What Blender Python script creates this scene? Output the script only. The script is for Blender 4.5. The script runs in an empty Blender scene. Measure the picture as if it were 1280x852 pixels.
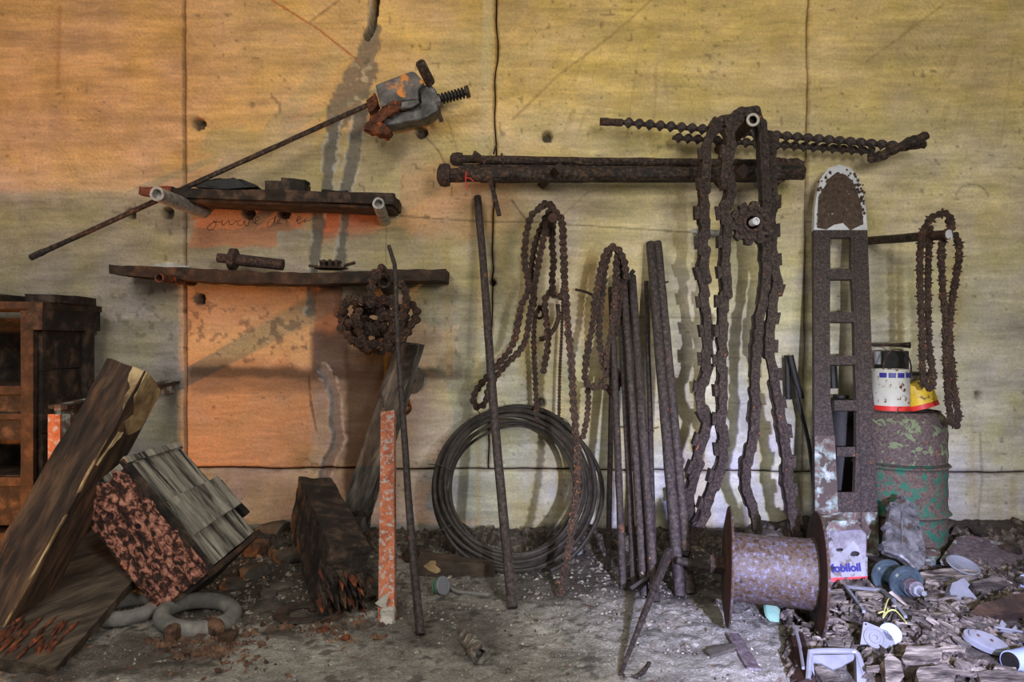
import bpy, math, random
import numpy as np
from mathutils import Vector, Matrix, Quaternion
R = math.radians
rnd = random.Random(7)
scene = bpy.context.scene
COL = scene.collection
F0 = 900.0; CD = 3.0; CH = 0.807      # focal length in pixels, camera distance to the wall, camera height

# ------------------------------------------------------------------ camera, world, lights
cam = bpy.data.objects.new('camera', bpy.data.cameras.new('camera')); COL.objects.link(cam)
cam.data.sensor_width = 36.0; cam.data.lens = 36.0*F0/1280.0
cam.location = (0, -CD, CH); cam.rotation_euler = (R(90), 0, 0)
cam.data.clip_start = 0.05; scene.camera = cam

w = bpy.data.worlds.new('world'); scene.world = w; w.use_nodes = True
w.node_tree.nodes['Background'].inputs[0].default_value = (1.0, 0.93, 0.80, 1)
w.node_tree.nodes['Background'].inputs[1].default_value = 0.16

def light(name, kind, loc, aim, energy, color, **k):
    d = bpy.data.lights.new(name, kind); d.energy = energy; d.color = color
    for a, b in k.items(): setattr(d, a, b)
    o = bpy.data.objects.new(name, d); COL.objects.link(o); o.location = loc
    o.rotation_euler = (Vector(aim)-Vector(loc)).to_track_quat('-Z', 'Y').to_euler(); return o
# daylight from an opening high behind the camera
light('daylight', 'AREA', (-1.3, -3.4, 2.8), (-0.6, 0, 0.8), 44, (1.0, 0.95, 0.86), size=1.3)
light('doorway_light', 'AREA', (0.95, -3.5, 1.5), (0.7, 0, 1.1), 34, (1.0, 0.97, 0.90), size=0.6)
# cool work torch beside the camera, aimed at the lower part of the wall
light('torch', 'SPOT', (0.62, -3.0, 0.72), (0.85, 0, 0.12), 225, (0.88, 0.92, 1.0), shadow_soft_size=0.02, spot_size=R(54), spot_blend=1.0)
# added violet-blue tint beside the torch, no separate lamp, aimed at the scrap pile
light('added_violet_tint', 'SPOT', (0.66, -2.97, 0.72), (0.92, -0.95, 0.0), 270, (0.36, 0.36, 1.0), shadow_soft_size=0.02, spot_size=R(46), spot_blend=1.0)
# orange lamp on the floor at the left, behind the beam
light('orange_lamp', 'SPOT', (-2.27, -1.2, 0.10), (-1.0, 0, 0.95), 62, (1.0, 0.40, 0.12), shadow_soft_size=0.02, spot_size=R(150), spot_blend=0.6)
scene.view_settings.view_transform = 'Standard'; scene.view_settings.look = 'None'
scene.view_settings.gamma = 1.0; scene.view_settings.exposure = 0.12
try: scene.view_settings.use_curve_mapping = False
except Exception: pass

# ------------------------------------------------------------------ helpers
def W(px, py, y=0.0):
    d = CD + y
    return Vector(((px-640)/F0*d, y, CH-(py-426)/F0*d))
def Q(px, py, p0, n):
    c = Vector((0, -CD, CH)); r = Vector(((px-640)/F0, 1, -(py-426)/F0))
    t = (Vector(p0)-c).dot(n)/r.dot(n); return c+r*t
def lin(c):
    c = c/255.0 if c > 1 else c
    return c/12.92 if c <= 0.04045 else ((c+0.055)/1.055)**2.4
def rgb(r, g, b): return (lin(r), lin(g), lin(b), 1)

_T = {}
def vn(x, y, s, seed=0):
    """value noise on numpy arrays, cell size s, result -1..1"""
    if seed not in _T: _T[seed] = np.random.default_rng(seed).uniform(-1, 1, (256, 256))
    T = _T[seed]; x = np.asarray(x, float)/s+1000.37; y = np.asarray(y, float)/s+1000.71
    xi = np.floor(x).astype(int); yi = np.floor(y).astype(int); fx = x-xi; fy = y-yi
    fx = fx*fx*(3-2*fx); fy = fy*fy*(3-2*fy)
    a = T[xi & 255, yi & 255]; b = T[(xi+1) & 255, yi & 255]; c = T[xi & 255, (yi+1) & 255]; d = T[(xi+1) & 255, (yi+1) & 255]
    return (a*(1-fx)+b*fx)*(1-fy)+(c*(1-fx)+d*fx)*fy
def fbm(x, y, s, seed=0, o=4):
    r = 0; a = 1.0; t = 0
    for k in range(o):
        r = r+a*vn(x, y, s/2**k, seed+k); t += a; a *= 0.55
    return 1.7*r/t
def sst(e0, e1, x):
    t = np.clip((x-e0)/(e1-e0), 0, 1); return t*t*(3-2*t)
def pdist(X, Y, pts):
    d = np.full(np.shape(X), 1e9)
    for (ax, ay), (bx, by) in zip(pts[:-1], pts[1:]):
        vx, vy = bx-ax, by-ay; L = vx*vx+vy*vy+1e-9
        t = np.clip(((X-ax)*vx+(Y-ay)*vy)/L, 0, 1)
        d = np.minimum(d, np.hypot(X-ax-t*vx, Y-ay-t*vy))
    return d

def fh(x, y):
    """height of the dirt floor"""
    x = np.asarray(x, float); y = np.asarray(y, float)
    h = 0.006*fbm(x, y, 0.5, 40, 5)+0.003*vn(x, y, 0.035, 47)
    h = h+0.030*sst(-0.32, -0.04, y)*(0.8+0.7*fbm(x, y, 0.16, 50, 3))
    h = h+0.055*sst(0.72, 1.05, x-0.10*(y+1))*(0.8+0.4*fbm(x, y, 0.3, 60, 3))*sst(-2.4, -1.5, y)
    return h
def G(px, py, dz=0.0):
    z = 0.0
    for k in range(8):
        d = (CH-z)*F0/(py-426); x = (px-640)/F0*d; z = float(fh(x, d-CD))
    return Vector((x, d-CD, z+dz))

class MB:
    def __init__(s): s.v = []; s.f = []
    def add(s, v, f):
        n = len(s.v); s.v += [tuple(a) for a in v]; s.f += [tuple(i+n for i in q) for q in f]; return s
    def hexa(s, c):
        """8 corners: bottom 4 then top 4 in the same order"""
        return s.add(c, [(0,3,2,1),(4,5,6,7),(0,1,5,4),(1,2,6,5),(2,3,7,6),(3,0,4,7)])
    def box(s, c, size, rot=None):
        c = Vector(c); h = Vector(size)/2; P = []
        for z in (-1, 1):
            for x, y in ((-1,-1),(1,-1),(1,1),(-1,1)):
                q = Vector((x*h.x, y*h.y, z*h.z))
                if rot is not None: q = rot @ q
                P.append(c+q)
        return s.hexa(P)
    def tube(s, pts, r, n=8, cap=True, closed=False, jit=0.0, seed=1, hollow=0):
        pts = [Vector(p) for p in pts]; m = len(pts); rr = r if isinstance(r, (list, tuple)) else [r]*m
        g = random.Random(seed); V = []; up = None
        for i, p in enumerate(pts):
            if closed: t = pts[(i+1) % m]-pts[i-1]
            else: t = pts[min(i+1, m-1)]-pts[max(i-1, 0)]
            t.normalize()
            if up is None:
                a = Vector((0,1,0)) if abs(t.y) < 0.9 else Vector((0,0,1)); up = (a-t*a.dot(t)).normalized()
            else: up = (up-t*up.dot(t)).normalized()
            b = t.cross(up)
            for k in range(n):
                an = 2*math.pi*k/n; q = rr[i]*(1+jit*g.uniform(-1, 1)); V.append(p+(up*math.cos(an)+b*math.sin(an))*q)
        Fc = []
        for i in range(m if closed else m-1):
            j = (i+1) % m
            for k in range(n): Fc.append((i*n+k, i*n+(k+1) % n, j*n+(k+1) % n, j*n+k))
        if cap and not closed:
            Fc.append(tuple(range(n-1, -1, -1))); Fc.append(tuple(range((m-1)*n, m*n)))
        return s.add(V, Fc)
    def lathe(s, o, ax, prof, n=32, cap=(True, True), jit=0.0, seed=2, a0=0.0, a1=2*math.pi):
        o = Vector(o); ax = Vector(ax).normalized(); a = Vector((0,0,1)) if abs(ax.z) < 0.9 else Vector((1,0,0))
        u = (a-ax*a.dot(ax)).normalized(); b = ax.cross(u); V = []; Fc = []; g = random.Random(seed)
        jj = [g.uniform(-1, 1) for k in range(n)]
        for (t, r) in prof:
            for k in range(n):
                an = 2*math.pi*k/n; rq = r*(1+jit*jj[k]); V.append(o+ax*t+(u*math.cos(an)+b*math.sin(an))*rq)
        for i in range(len(prof)-1):
            for k in range(n): Fc.append((i*n+k, i*n+(k+1) % n, (i+1)*n+(k+1) % n, (i+1)*n+k))
        if cap[0]: Fc.append(tuple(range(n-1, -1, -1)))
        if cap[1]: m = len(prof)-1; Fc.append(tuple(range(m*n, m*n+n)))
        return s.add(V, Fc)
    def prism(s, poly, ext, inset=0.0):
        ext = Vector(ext); n = len(poly); V = [Vector(p) for p in poly]; V += [p+ext for p in V[:n]]
        if inset:
            c = sum(V[:n], Vector())/n
            for i in range(n): V[i] = V[i]+(c-V[i])*inset
        return s.add(V, [tuple(range(n)), tuple(range(2*n-1, n-1, -1))]+[(i, i+n, (i+1) % n+n, (i+1) % n) for i in range(n)])
    def build(s, name, mat, parent=None, smooth=False, sub=0, disp=0.0, ds=0.05, bevel=0.0, solid=0.0):
        me = bpy.data.meshes.new(name); o = bpy.data.objects.new(name, me)
        off = Vector((0,0,0)); q = parent
        while q is not None: off += q.location; q = q.parent
        V = [Vector(v)-off for v in s.v]
        c = Vector((0,0,0))
        if parent is None and V:
            xs = [v.x for v in V]; ys = [v.y for v in V]; zs = [v.z for v in V]
            c = Vector(((min(xs)+max(xs))/2, (min(ys)+max(ys))/2, min(zs))); V = [v-c for v in V]
        me.from_pydata([tuple(v) for v in V], [], s.f); me.materials.append(mat); me.update()
        import bmesh
        bm = bmesh.new(); bm.from_mesh(me)
        bmesh.ops.recalc_face_normals(bm, faces=bm.faces)
        if bevel: bmesh.ops.bevel(bm, geom=list(bm.edges), offset=bevel, segments=1, affect='EDGES', clamp_overlap=True)
        if sub:
            for k in range(sub):
                if len(bm.verts) > 40000: break
                bmesh.ops.subdivide_edges(bm, edges=list(bm.edges), cuts=1, use_grid_fill=True)
            sd = rnd.randint(0, 90)
            bm.normal_update()
            for v in bm.verts:
                a = float(vn(v.co.x+v.co.z*0.71, v.co.y-v.co.z*0.63, ds, sd))+0.5*float(vn(v.co.x-v.co.y, v.co.z+v.co.y*0.4, ds*0.45, sd+1))
                v.co += v.normal*a*disp
        bm.to_mesh(me); bm.free()
        if smooth:
            me.polygons.foreach_set('use_smooth', [True]*len(me.polygons))
            try: me.set_sharp_from_angle(angle=R(40))
            except Exception: pass
        COL.objects.link(o); o.location = c
        if parent: o.parent = parent
        return o

def tag(o, label=None, cat=None, group=None, kind=None):
    if label: o['label'] = label
    if cat: o['category'] = cat
    if group: o['group'] = group
    if kind: o['kind'] = kind
    return o
def thing(name, loc, label, cat, group=None):
    e = bpy.data.objects.new(name, None); COL.objects.link(e); e.location = Vector(loc); e.empty_display_size = 0.05
    return tag(e, label, cat, group)
def smooth_path(pts, step):
    """Catmull-Rom through pts, resampled at an even step"""
    P = [Vector(p) for p in pts]; D = []
    for i in range(len(P)-1):
        a, b, c, d = P[max(i-1, 0)], P[i], P[i+1], P[min(i+2, len(P)-1)]
        for k in range(12):
            t = k/12; D.append(0.5*((2*b)+(c-a)*t+(2*a-5*b+4*c-d)*t*t+(3*b-a-3*c+d)*t**3))
    D.append(P[-1]); out = [D[0]]; acc = 0; last = D[0]
    for q in D[1:]:
        seg = (q-last).length
        while acc+seg >= step:
            last = last+(q-last)*((step-acc)/seg); out.append(last.copy()); seg = (q-last).length; acc = 0
        acc += seg; last = q
    return out

# ------------------------------------------------------------------ materials
def mat(name, stops, scale=12.0, stretch=(1,1,1), detail=8, rough=0.8, metal=0.0, bump=0.3, bscale=None, spots=None, spot_scale=30, spot_lo=0.62, spot_hi=0.68, dist=0.3, nrough=0.62, rv=0.0, spots2=None, spot2_lo=0.6, spot2_hi=0.64, spot2_scale=14, bdist=0.004, grain=None):
    m = bpy.data.materials.new(name); m.use_nodes = True; nt = m.node_tree; N = nt.nodes; L = nt.links
    bs = N['Principled BSDF']; bs.inputs['Roughness'].default_value = rough; bs.inputs['Metallic'].default_value = metal
    tc = N.new('ShaderNodeTexCoord'); oi = N.new('ShaderNodeObjectInfo'); va = N.new('ShaderNodeVectorMath'); va.operation = 'ADD'
    mp = N.new('ShaderNodeMapping'); mp.inputs['Scale'].default_value = stretch
    mu = N.new('ShaderNodeMath'); mu.operation = 'MULTIPLY'; mu.inputs[1].default_value = 37.0
    L.new(oi.outputs['Random'], mu.inputs[0])
    if grain is not None:
        vr = N.new('ShaderNodeVectorRotate'); vr.rotation_type = 'EULER_XYZ'; e_ = Vector(grain).normalized().rotation_difference(Vector((1,0,0))).to_euler('XYZ')
        vr.inputs['Rotation'].default_value = e_; L.new(tc.outputs['Object'], vr.inputs['Vector']); L.new(vr.outputs[0], mp.inputs['Vector'])
    else: L.new(tc.outputs['Object'], mp.inputs['Vector'])
    L.new(mp.outputs[0], va.inputs[0]); L.new(mu.outputs[0], va.inputs[1])
    def noise(sc, det=8, vec=None, ro=nrough, di=dist):
        n = N.new('ShaderNodeTexNoise'); n.inputs['Scale'].default_value = sc; n.inputs['Detail'].default_value = det
        n.inputs['Roughness'].default_value = ro; n.inputs['Distortion'].default_value = di
        L.new(vec or va.outputs[0], n.inputs['Vector']); return n.outputs['Fac']
    n1 = noise(scale, detail); cr = N.new('ShaderNodeValToRGB'); L.new(n1, cr.inputs[0])
    el = cr.color_ramp.elements
    while len(el) > 1: el.remove(el[0])
    el[0].position = stops[0][0]; el[0].color = stops[0][1]
    for p, c in stops[1:]:
        e = el.new(p); e.color = c
    out = cr.outputs[0]
    for (cc, sc, lo, hi) in ((spots, spot_scale, spot_lo, spot_hi), (spots2, spot2_scale, spot2_lo, spot2_hi)):
        if cc is None: continue
        n2 = noise(sc, 5); mr = N.new('ShaderNodeMapRange'); mr.inputs[1].default_value = lo; mr.inputs[2].default_value = hi
        L.new(n2, mr.inputs[0]); mx = N.new('ShaderNodeMix'); mx.data_type = 'RGBA'
        L.new(mr.outputs[0], mx.inputs[0]); L.new(out, mx.inputs[6]); mx.inputs[7].default_value = cc; out = mx.outputs[2]
    if rv:
        hs = N.new('ShaderNodeHueSaturation'); mr = N.new('ShaderNodeMapRange'); mr.inputs[3].default_value = 1-rv; mr.inputs[4].default_value = 1+rv
        L.new(oi.outputs['Random'], mr.inputs[0]); L.new(mr.outputs[0], hs.inputs['Value']); L.new(out, hs.inputs['Color']); out = hs.outputs[0]
    L.new(out, bs.inputs['Base Color'])
    b = N.new('ShaderNodeBump'); b.inputs['Strength'].default_value = bump; b.inputs['Distance'].default_value = bdist
    L.new(noise(bscale or scale*3, 6), b.inputs['Height']); L.new(b.outputs[0], bs.inputs['Normal'])
    return m
def vcol_mat(name, rough=0.9, bump=0.35, streak=(1,1,6), var=0.16, bs1=90, bs2=12, bdist=0.004):
    m = bpy.data.materials.new(name); m.use_nodes = True; nt = m.node_tree; N = nt.nodes; L = nt.links
    bs = N['Principled BSDF']; bs.inputs['Roughness'].default_value = rough
    at = N.new('ShaderNodeAttribute'); at.attribute_name = 'Col'; ge = N.new('ShaderNodeNewGeometry')
    mp = N.new('ShaderNodeMapping'); mp.inputs['Scale'].default_value = streak; L.new(ge.outputs['Position'], mp.inputs['Vector'])
    def noise(sc, det, vec, di=0.5):
        n = N.new('ShaderNodeTexNoise'); n.inputs['Scale'].default_value = sc; n.inputs['Detail'].default_value = det
        n.inputs['Roughness'].default_value = 0.65; n.inputs['Distortion'].default_value = di; L.new(vec, n.inputs['Vector']); return n.outputs['Fac']
    a = noise(7, 10, mp.outputs[0], 0.8); b_ = noise(bs1, 6, ge.outputs['Position'])
    ad = N.new('ShaderNodeMath'); ad.operation = 'ADD'; L.new(a, ad.inputs[0]); L.new(b_, ad.inputs[1])
    mr = N.new('ShaderNodeMapRange'); mr.inputs[1].default_value = 0.7; mr.inputs[2].default_value = 1.3
    mr.inputs[3].default_value = 1-var; mr.inputs[4].default_value = 1+var; L.new(ad.outputs[0], mr.inputs[0])
    hs = N.new('ShaderNodeHueSaturation'); L.new(mr.outputs[0], hs.inputs['Value']); L.new(at.outputs['Color'], hs.inputs['Color'])
    L.new(hs.outputs[0], bs.inputs['Base Color'])
    c = noise(bs2, 8, mp.outputs[0]); ad2 = N.new('ShaderNodeMath'); ad2.operation = 'ADD'; L.new(c, ad2.inputs[0]); L.new(b_, ad2.inputs[1])
    b = N.new('ShaderNodeBump'); b.inputs['Strength'].default_value = bump; b.inputs['Distance'].default_value = bdist
    L.new(ad2.outputs[0], b.inputs['Height']); L.new(b.outputs[0], bs.inputs['Normal']); return m

M = {}
M['wall'] = vcol_mat('plaster_wall', bump=0.6, bdist=0.005, var=0.26)
M['floor'] = vcol_mat('dirt_floor', streak=(1,1,1), var=0.55, bump=1.0, bs1=150, bs2=50, bdist=0.010)
M['joint'] = mat('dark_joint', [(0.3, rgb(26,16,10)), (0.7, rgb(60,36,22))], 20)
M['rust'] = mat('brown_rust', [(0.34, rgb(27,20,18)), (0.5, rgb(61,47,42)), (0.66, rgb(95,71,59))], 90, spots=rgb(176,92,36), spot_scale=50, spot_lo=0.66, spot_hi=0.72, bump=0.8, rough=0.85, rv=0.22)
M['rust_orange'] = mat('orange_rust', [(0.3, rgb(38,22,16)), (0.5, rgb(88,52,34)), (0.68, rgb(130,76,44))], 40, spots=rgb(205,98,28), spot_scale=34, spot_lo=0.58, spot_hi=0.66, bump=0.9, rough=0.9, rv=0.25)
M['chain'] = mat('chain_rust', [(0.34, rgb(27,19,16)), (0.5, rgb(59,43,36)), (0.66, rgb(100,73,57))], 120, spots=rgb(160,88,48), spot_scale=60, spot_lo=0.62, spot_hi=0.7, bump=0.9, rough=0.75, rv=0.3)
M['bigchain'] = mat('heavy_chain_rust', [(0.34, rgb(29,23,22)), (0.5, rgb(60,49,45)), (0.66, rgb(93,76,68))], 110, spots=rgb(170,92,50), spot_scale=38, spot_lo=0.66, spot_hi=0.72, bump=0.9, rough=0.8, rv=0.15)
M['rod'] = mat('rod_steel', [(0.34, rgb(31,26,26)), (0.5, rgb(59,50,49)), (0.66, rgb(88,76,71))], 90, spots=rgb(200,190,185), spot_scale=55, spot_lo=0.71, spot_hi=0.74, spots2=rgb(140,80,44), spot2_scale=22, spot2_lo=0.64, spot2_hi=0.72, bump=0.5, rough=0.65, rv=0.2)
M['darkrod'] = mat('dark_pipe', [(0.34, rgb(20,16,14)), (0.5, rgb(52,40,34)), (0.66, rgb(104,78,60))], 70, spots=rgb(140,70,30), spot_scale=50, spot_lo=0.68, spot_hi=0.74, bump=0.9, rough=0.7)
M['black'] = mat('black_paint', [(0.3, rgb(12,11,11)), (0.7, rgb(38,34,32))], 25, bump=0.3, rough=0.6)
M['wire'] = mat('black_wire', [(0.3, rgb(28,24,22)), (0.7, rgb(68,60,55))], 40, bump=0.3, rough=0.55, rv=0.2)
M['burnt'] = mat('charred_wood', [(0.32, rgb(14,11,10)), (0.5, rgb(42,33,28)), (0.68, rgb(96,76,62))], 16, stretch=(1,1,1), bump=1.0, bscale=40, rough=0.85, bdist=0.008)
M['darkwood'] = mat('dark_plank_wood', [(0.28, rgb(22,15,12)), (0.5, rgb(54,38,28)), (0.7, rgb(92,68,50))], 9, stretch=(2,2,2), bump=0.8, bscale=30, rough=0.8, rv=0.15, bdist=0.006)
M['beamwood'] = mat('beam_wood', [(0.34, rgb(28,20,16)), (0.5, rgb(64,46,35)), (0.68, rgb(112,84,62))], 24, bump=0.9, bscale=34, rough=0.85, spots=rgb(140,84,46), spot_scale=24, spot_lo=0.62, spot_hi=0.7, bdist=0.006)
M['beamside'] = mat('beam_side_wood', [(0.3, rgb(40,32,26)), (0.55, rgb(76,62,50)), (0.72, rgb(104,84,64))], 12, bump=0.8, rough=0.85)
M['fresh'] = mat('fresh_break_wood', [(0.34, rgb(92,70,46)), (0.5, rgb(160,132,94)), (0.66, rgb(206,180,136))], 14, bump=0.8, rough=0.8)
M['greyboard'] = mat('weathered_board', [(0.34, rgb(46,43,40)), (0.47, rgb(108,103,94)), (0.66, rgb(170,164,151))], 20, stretch=(1,1,1), bump=0.7, bscale=50, spots=rgb(24,22,21), spot_scale=13, spot_lo=0.57, spot_hi=0.62, rough=0.85, rv=0.1)
M['flaky'] = mat('flaking_red_paint', [(0.40, rgb(44,30,27)), (0.49, rgb(84,50,41)), (0.54, rgb(176,116,98)), (0.66, rgb(214,156,134))], 46, bump=1.0, bscale=40, rough=0.8, bdist=0.01, dist=0.5)
M['orangepaint'] = mat('orange_paint', [(0.36, rgb(160,82,54)), (0.62, rgb(206,122,84))], 40, spots=rgb(182,172,168), spot_scale=70, spot_lo=0.53, spot_hi=0.58, spots2=rgb(70,30,20), spot2_scale=60, spot2_lo=0.68, spot2_hi=0.7, bump=0.4, rough=0.6)
M['char_orange'] = mat('raw_red_wood', [(0.35, rgb(46,26,18)), (0.55, rgb(112,58,36)), (0.75, rgb(176,96,58))], 25, bump=0.7, rough=0.8)
M['charend'] = mat('log_end_wood', [(0.3, rgb(30,22,18)), (0.6, rgb(84,58,40)), (0.75, rgb(120,90,62))], 25, bump=0.9, rough=0.85)
M['rubber'] = mat('dusty_rubber', [(0.3, rgb(84,82,80)), (0.55, rgb(126,124,120)), (0.72, rgb(160,156,148))], 14, bump=0.4, rough=0.8)
M['stone'] = mat('grey_stone', [(0.3, rgb(54,50,46)), (0.6, rgb(92,86,78)), (0.75, rgb(124,116,104))], 14, bump=0.9, rough=0.95, rv=0.25)
M['chip'] = mat('splintered_wood', [(0.36, rgb(50,44,40)), (0.5, rgb(108,99,90)), (0.66, rgb(166,155,143))], 16, stretch=(1,4,4), bump=0.9, bscale=50, rough=0.85, rv=0.55, bdist=0.006)
M['leaf'] = mat('brown_bark', [(0.34, rgb(44,32,25)), (0.5, rgb(88,64,50)), (0.66, rgb(124,92,70))], 20, bump=0.6, rough=0.85, rv=0.3)
M['spool'] = mat('spool_steel', [(0.38, rgb(48,38,34)), (0.48, rgb(90,70,50)), (0.53, rgb(76,68,76)), (0.66, rgb(122,118,130))], 80, bump=0.4, rough=0.5, dist=0.2, nrough=0.7)
M['darkred'] = mat('dark_red_rust', [(0.3, rgb(20,11,8)), (0.6, rgb(58,30,20)), (0.75, rgb(92,50,32))], 20, bump=0.6, rough=0.7)
M['barsteel'] = mat('guide_bar_steel', [(0.34, rgb(35,29,28)), (0.5, rgb(63,53,51)), (0.66, rgb(96,82,76))], 130, spots=rgb(158,84,44), spot_scale=40, spot_lo=0.66, spot_hi=0.72, bump=0.7, rough=0.7)
M['barpaint'] = mat('guide_bar_chipped_paint', [(0.3, rgb(74,58,52)), (0.48, rgb(110,92,86)), (0.56, rgb(132,150,142)), (0.7, rgb(205,205,215))], 26, spots=rgb(80,66,60), spot_scale=20, spot_lo=0.52, spot_hi=0.56, bump=0.5, rough=0.7)
M['whitenose'] = mat('bare_white_steel', [(0.3, rgb(186,188,194)), (0.7, rgb(226,228,234))], 20, spots=rgb(80,64,54), spot_scale=40, spot_lo=0.64, spot_hi=0.66, bump=0.3, rough=0.5)
M['nosepatch'] = mat('nose_rust', [(0.3, rgb(50,40,36)), (0.6, rgb(92,74,62)), (0.75, rgb(120,98,84))], 60, spots=rgb(196,194,196), spot_scale=48, spot_lo=0.66, spot_hi=0.69, bump=0.9, rough=0.85)
M['drum'] = mat('rusted_green_drum', [(0.3, rgb(62,50,46)), (0.5, rgb(98,82,74)), (0.7, rgb(122,104,90))], 110, spots=rgb(36,108,84), spot_scale=34, spot_lo=0.49, spot_hi=0.58, spots2=rgb(150,88,40), spot2_scale=20, spot2_lo=0.64, spot2_hi=0.68, bump=0.6, rough=0.75)
M['drumtop'] = mat('rusted_drum_shoulder', [(0.3, rgb(58,48,48)), (0.5, rgb(90,76,72)), (0.7, rgb(118,104,96))], 120, spots=rgb(120,132,96), spot_scale=30, spot_lo=0.56, spot_hi=0.6, spots2=rgb(160,90,36), spot2_scale=24, spot2_lo=0.64, spot2_hi=0.7, bump=0.6, rough=0.75)
M['whitecan'] = mat('chipped_white_can', [(0.3, rgb(184,184,172)), (0.7, rgb(206,204,194))], 12, spots=rgb(96,54,28), spot_scale=34, spot_lo=0.57, spot_hi=0.62, spots2=rgb(196,140,50), spot2_scale=16, spot2_lo=0.66, spot2_hi=0.7, bump=0.2, rough=0.5)
M['red'] = mat('red_can_paint', [(0.3, rgb(196,34,34)), (0.7, rgb(226,60,50))], 20, spots=rgb(90,50,36), spot_scale=40, spot_lo=0.58, spot_hi=0.62, bump=0.2, rough=0.5)
M['yellow'] = mat('yellow_can_paint', [(0.3, rgb(206,168,30)), (0.7, rgb(232,196,50))], 20, spots=rgb(110,90,60), spot_scale=34, spot_lo=0.54, spot_hi=0.6, bump=0.2, rough=0.5)
M['navy'] = mat('navy_print', [(0.3, rgb(34,32,110)), (0.7, rgb(52,48,140))], 20, bump=0.05, rough=0.5)
M['oilcan'] = mat('scuffed_oil_can', [(0.3, rgb(130,130,136)), (0.7, rgb(166,166,172))], 12, spots=rgb(110,100,96), spot_scale=26, spot_lo=0.54, spot_hi=0.6, spots2=rgb(48,40,38), spot2_scale=34, spot2_lo=0.66, spot2_hi=0.69, bump=0.4, rough=0.5)
M['oildull'] = mat('dull_can_metal', [(0.3, rgb(96,92,98)), (0.6, rgb(148,144,152)), (0.75, rgb(190,188,196))], 22, spots=rgb(56,48,44), spot_scale=26, spot_lo=0.6, spot_hi=0.64, bump=0.5, rough=0.45)
M['pinkred'] = mat('faded_red_band', [(0.3, rgb(206,52,60)), (0.7, rgb(232,84,92))], 20, spots=rgb(110,70,70), spot_scale=30, spot_lo=0.56, spot_hi=0.62, bump=0.3, rough=0.5)
M['cast'] = mat('cast_aluminium', [(0.34, rgb(70,69,69)), (0.5, rgb(112,111,113)), (0.66, rgb(150,149,154))], 30, spots=rgb(84,72,60), spot_scale=20, spot_lo=0.58, spot_hi=0.66, bump=0.4, rough=0.5, metal=0.35)
M['galv'] = mat('galvanised_pipe', [(0.3, rgb(112,110,108)), (0.55, rgb(168,166,162)), (0.72, rgb(198,196,190))], 24, spots=rgb(96,78,60), spot_scale=30, spot_lo=0.64, spot_hi=0.7, bump=0.6, rough=0.6, metal=0.2)
M['bluemetal'] = mat('dark_grey_casting', [(0.34, rgb(46,44,44)), (0.5, rgb(84,80,78)), (0.68, rgb(118,112,106))], 18, spots=rgb(205,130,40), spot_scale=13, spot_lo=0.55, spot_hi=0.63, bump=0.4, rough=0.55, metal=0.2)
M['castgrey'] = mat('grey_clamp_casting', [(0.34, rgb(48,48,48)), (0.5, rgb(84,84,85)), (0.68, rgb(128,126,124))], 22, bump=0.5, rough=0.55, metal=0.2)
M['beamgrain'] = mat('old_beam_grain', [(0.34, rgb(30,21,16)), (0.5, rgb(68,49,38)), (0.68, rgb(112,84,62))], 34, stretch=(0.16,1,1), bump=1.0, bscale=70, rough=0.85, spots=rgb(128,80,48), spot_scale=40, spot_lo=0.64, spot_hi=0.7, bdist=0.006, grain=(0.19,0.36,0.68))
M['beamgrainside'] = M['beamgrain']
M['lidgrain'] = mat('weathered_lid_grain', [(0.36, rgb(44,41,38)), (0.47, rgb(112,107,98)), (0.66, rgb(168,162,150))], 40, stretch=(0.12,1,1), bump=0.8, bscale=80, rough=0.85, spots=rgb(26,24,23), spot_scale=26, spot_lo=0.58, spot_hi=0.63, grain=(0.26,-0.02,-0.287), rv=0.12)
M['plankgrain'] = mat('fallen_plank_grain', [(0.34, rgb(38,32,27)), (0.5, rgb(74,63,53)), (0.68, rgb(108,94,78))], 34, stretch=(0.14,1,1), bump=1.0, bscale=70, rough=0.85, grain=(0.45,0.75,0.16), bdist=0.006)
M['boardgrain'] = mat('leaning_board_grain', [(0.34, rgb(44,40,37)), (0.5, rgb(82,76,70)), (0.68, rgb(122,114,104))], 40, stretch=(0.12,1,1), bump=1.0, bscale=70, rough=0.85, grain=(-0.25,0.02,-0.75), bdist=0.006)
M['galvdark'] = mat('corroded_pipe', [(0.34, rgb(50,46,42)), (0.5, rgb(96,92,86)), (0.66, rgb(150,146,138))], 60, bump=0.7, rough=0.7)
M['enamel'] = mat('white_enamel', [(0.3, rgb(112,114,122)), (0.7, rgb(146,148,156))], 14, spots=rgb(120,112,110), spot_scale=30, spot_lo=0.66, spot_hi=0.70, bump=0.2, rough=0.4)
M['porcelain'] = mat('glazed_insulator', [(0.3, rgb(36,45,52)), (0.7, rgb(92,108,116))], 9, bump=0.15, rough=0.12)
M['hood'] = mat('flaking_sheet_steel', [(0.3, rgb(66,56,62)), (0.5, rgb(104,92,98)), (0.72, rgb(150,142,148))], 60, bump=0.6, rough=0.6)
M['bluecup'] = mat('pale_blue_plastic', [(0.3, rgb(150,170,226)), (0.7, rgb(180,196,240))], 9, bump=0.05, rough=0.35)
M['greenstone'] = mat('pale_green_glass', [(0.3, rgb(110,160,140)), (0.7, rgb(160,200,176))], 15, bump=0.3, rough=0.25)
M['yellowwire'] = mat('yellow_wire', [(0.3, rgb(206,204,120)), (0.7, rgb(228,226,150))], 12, bump=0.05, rough=0.5)
M['redstring'] = mat('red_string', [(0.3, rgb(200,36,28)), (0.7, rgb(226,60,40))], 12, bump=0.05, rough=0.7)
M['green'] = mat('green_label', [(0.3, rgb(30,130,60)), (0.7, rgb(50,160,80))], 12, bump=0.05, rough=0.5)
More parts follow.
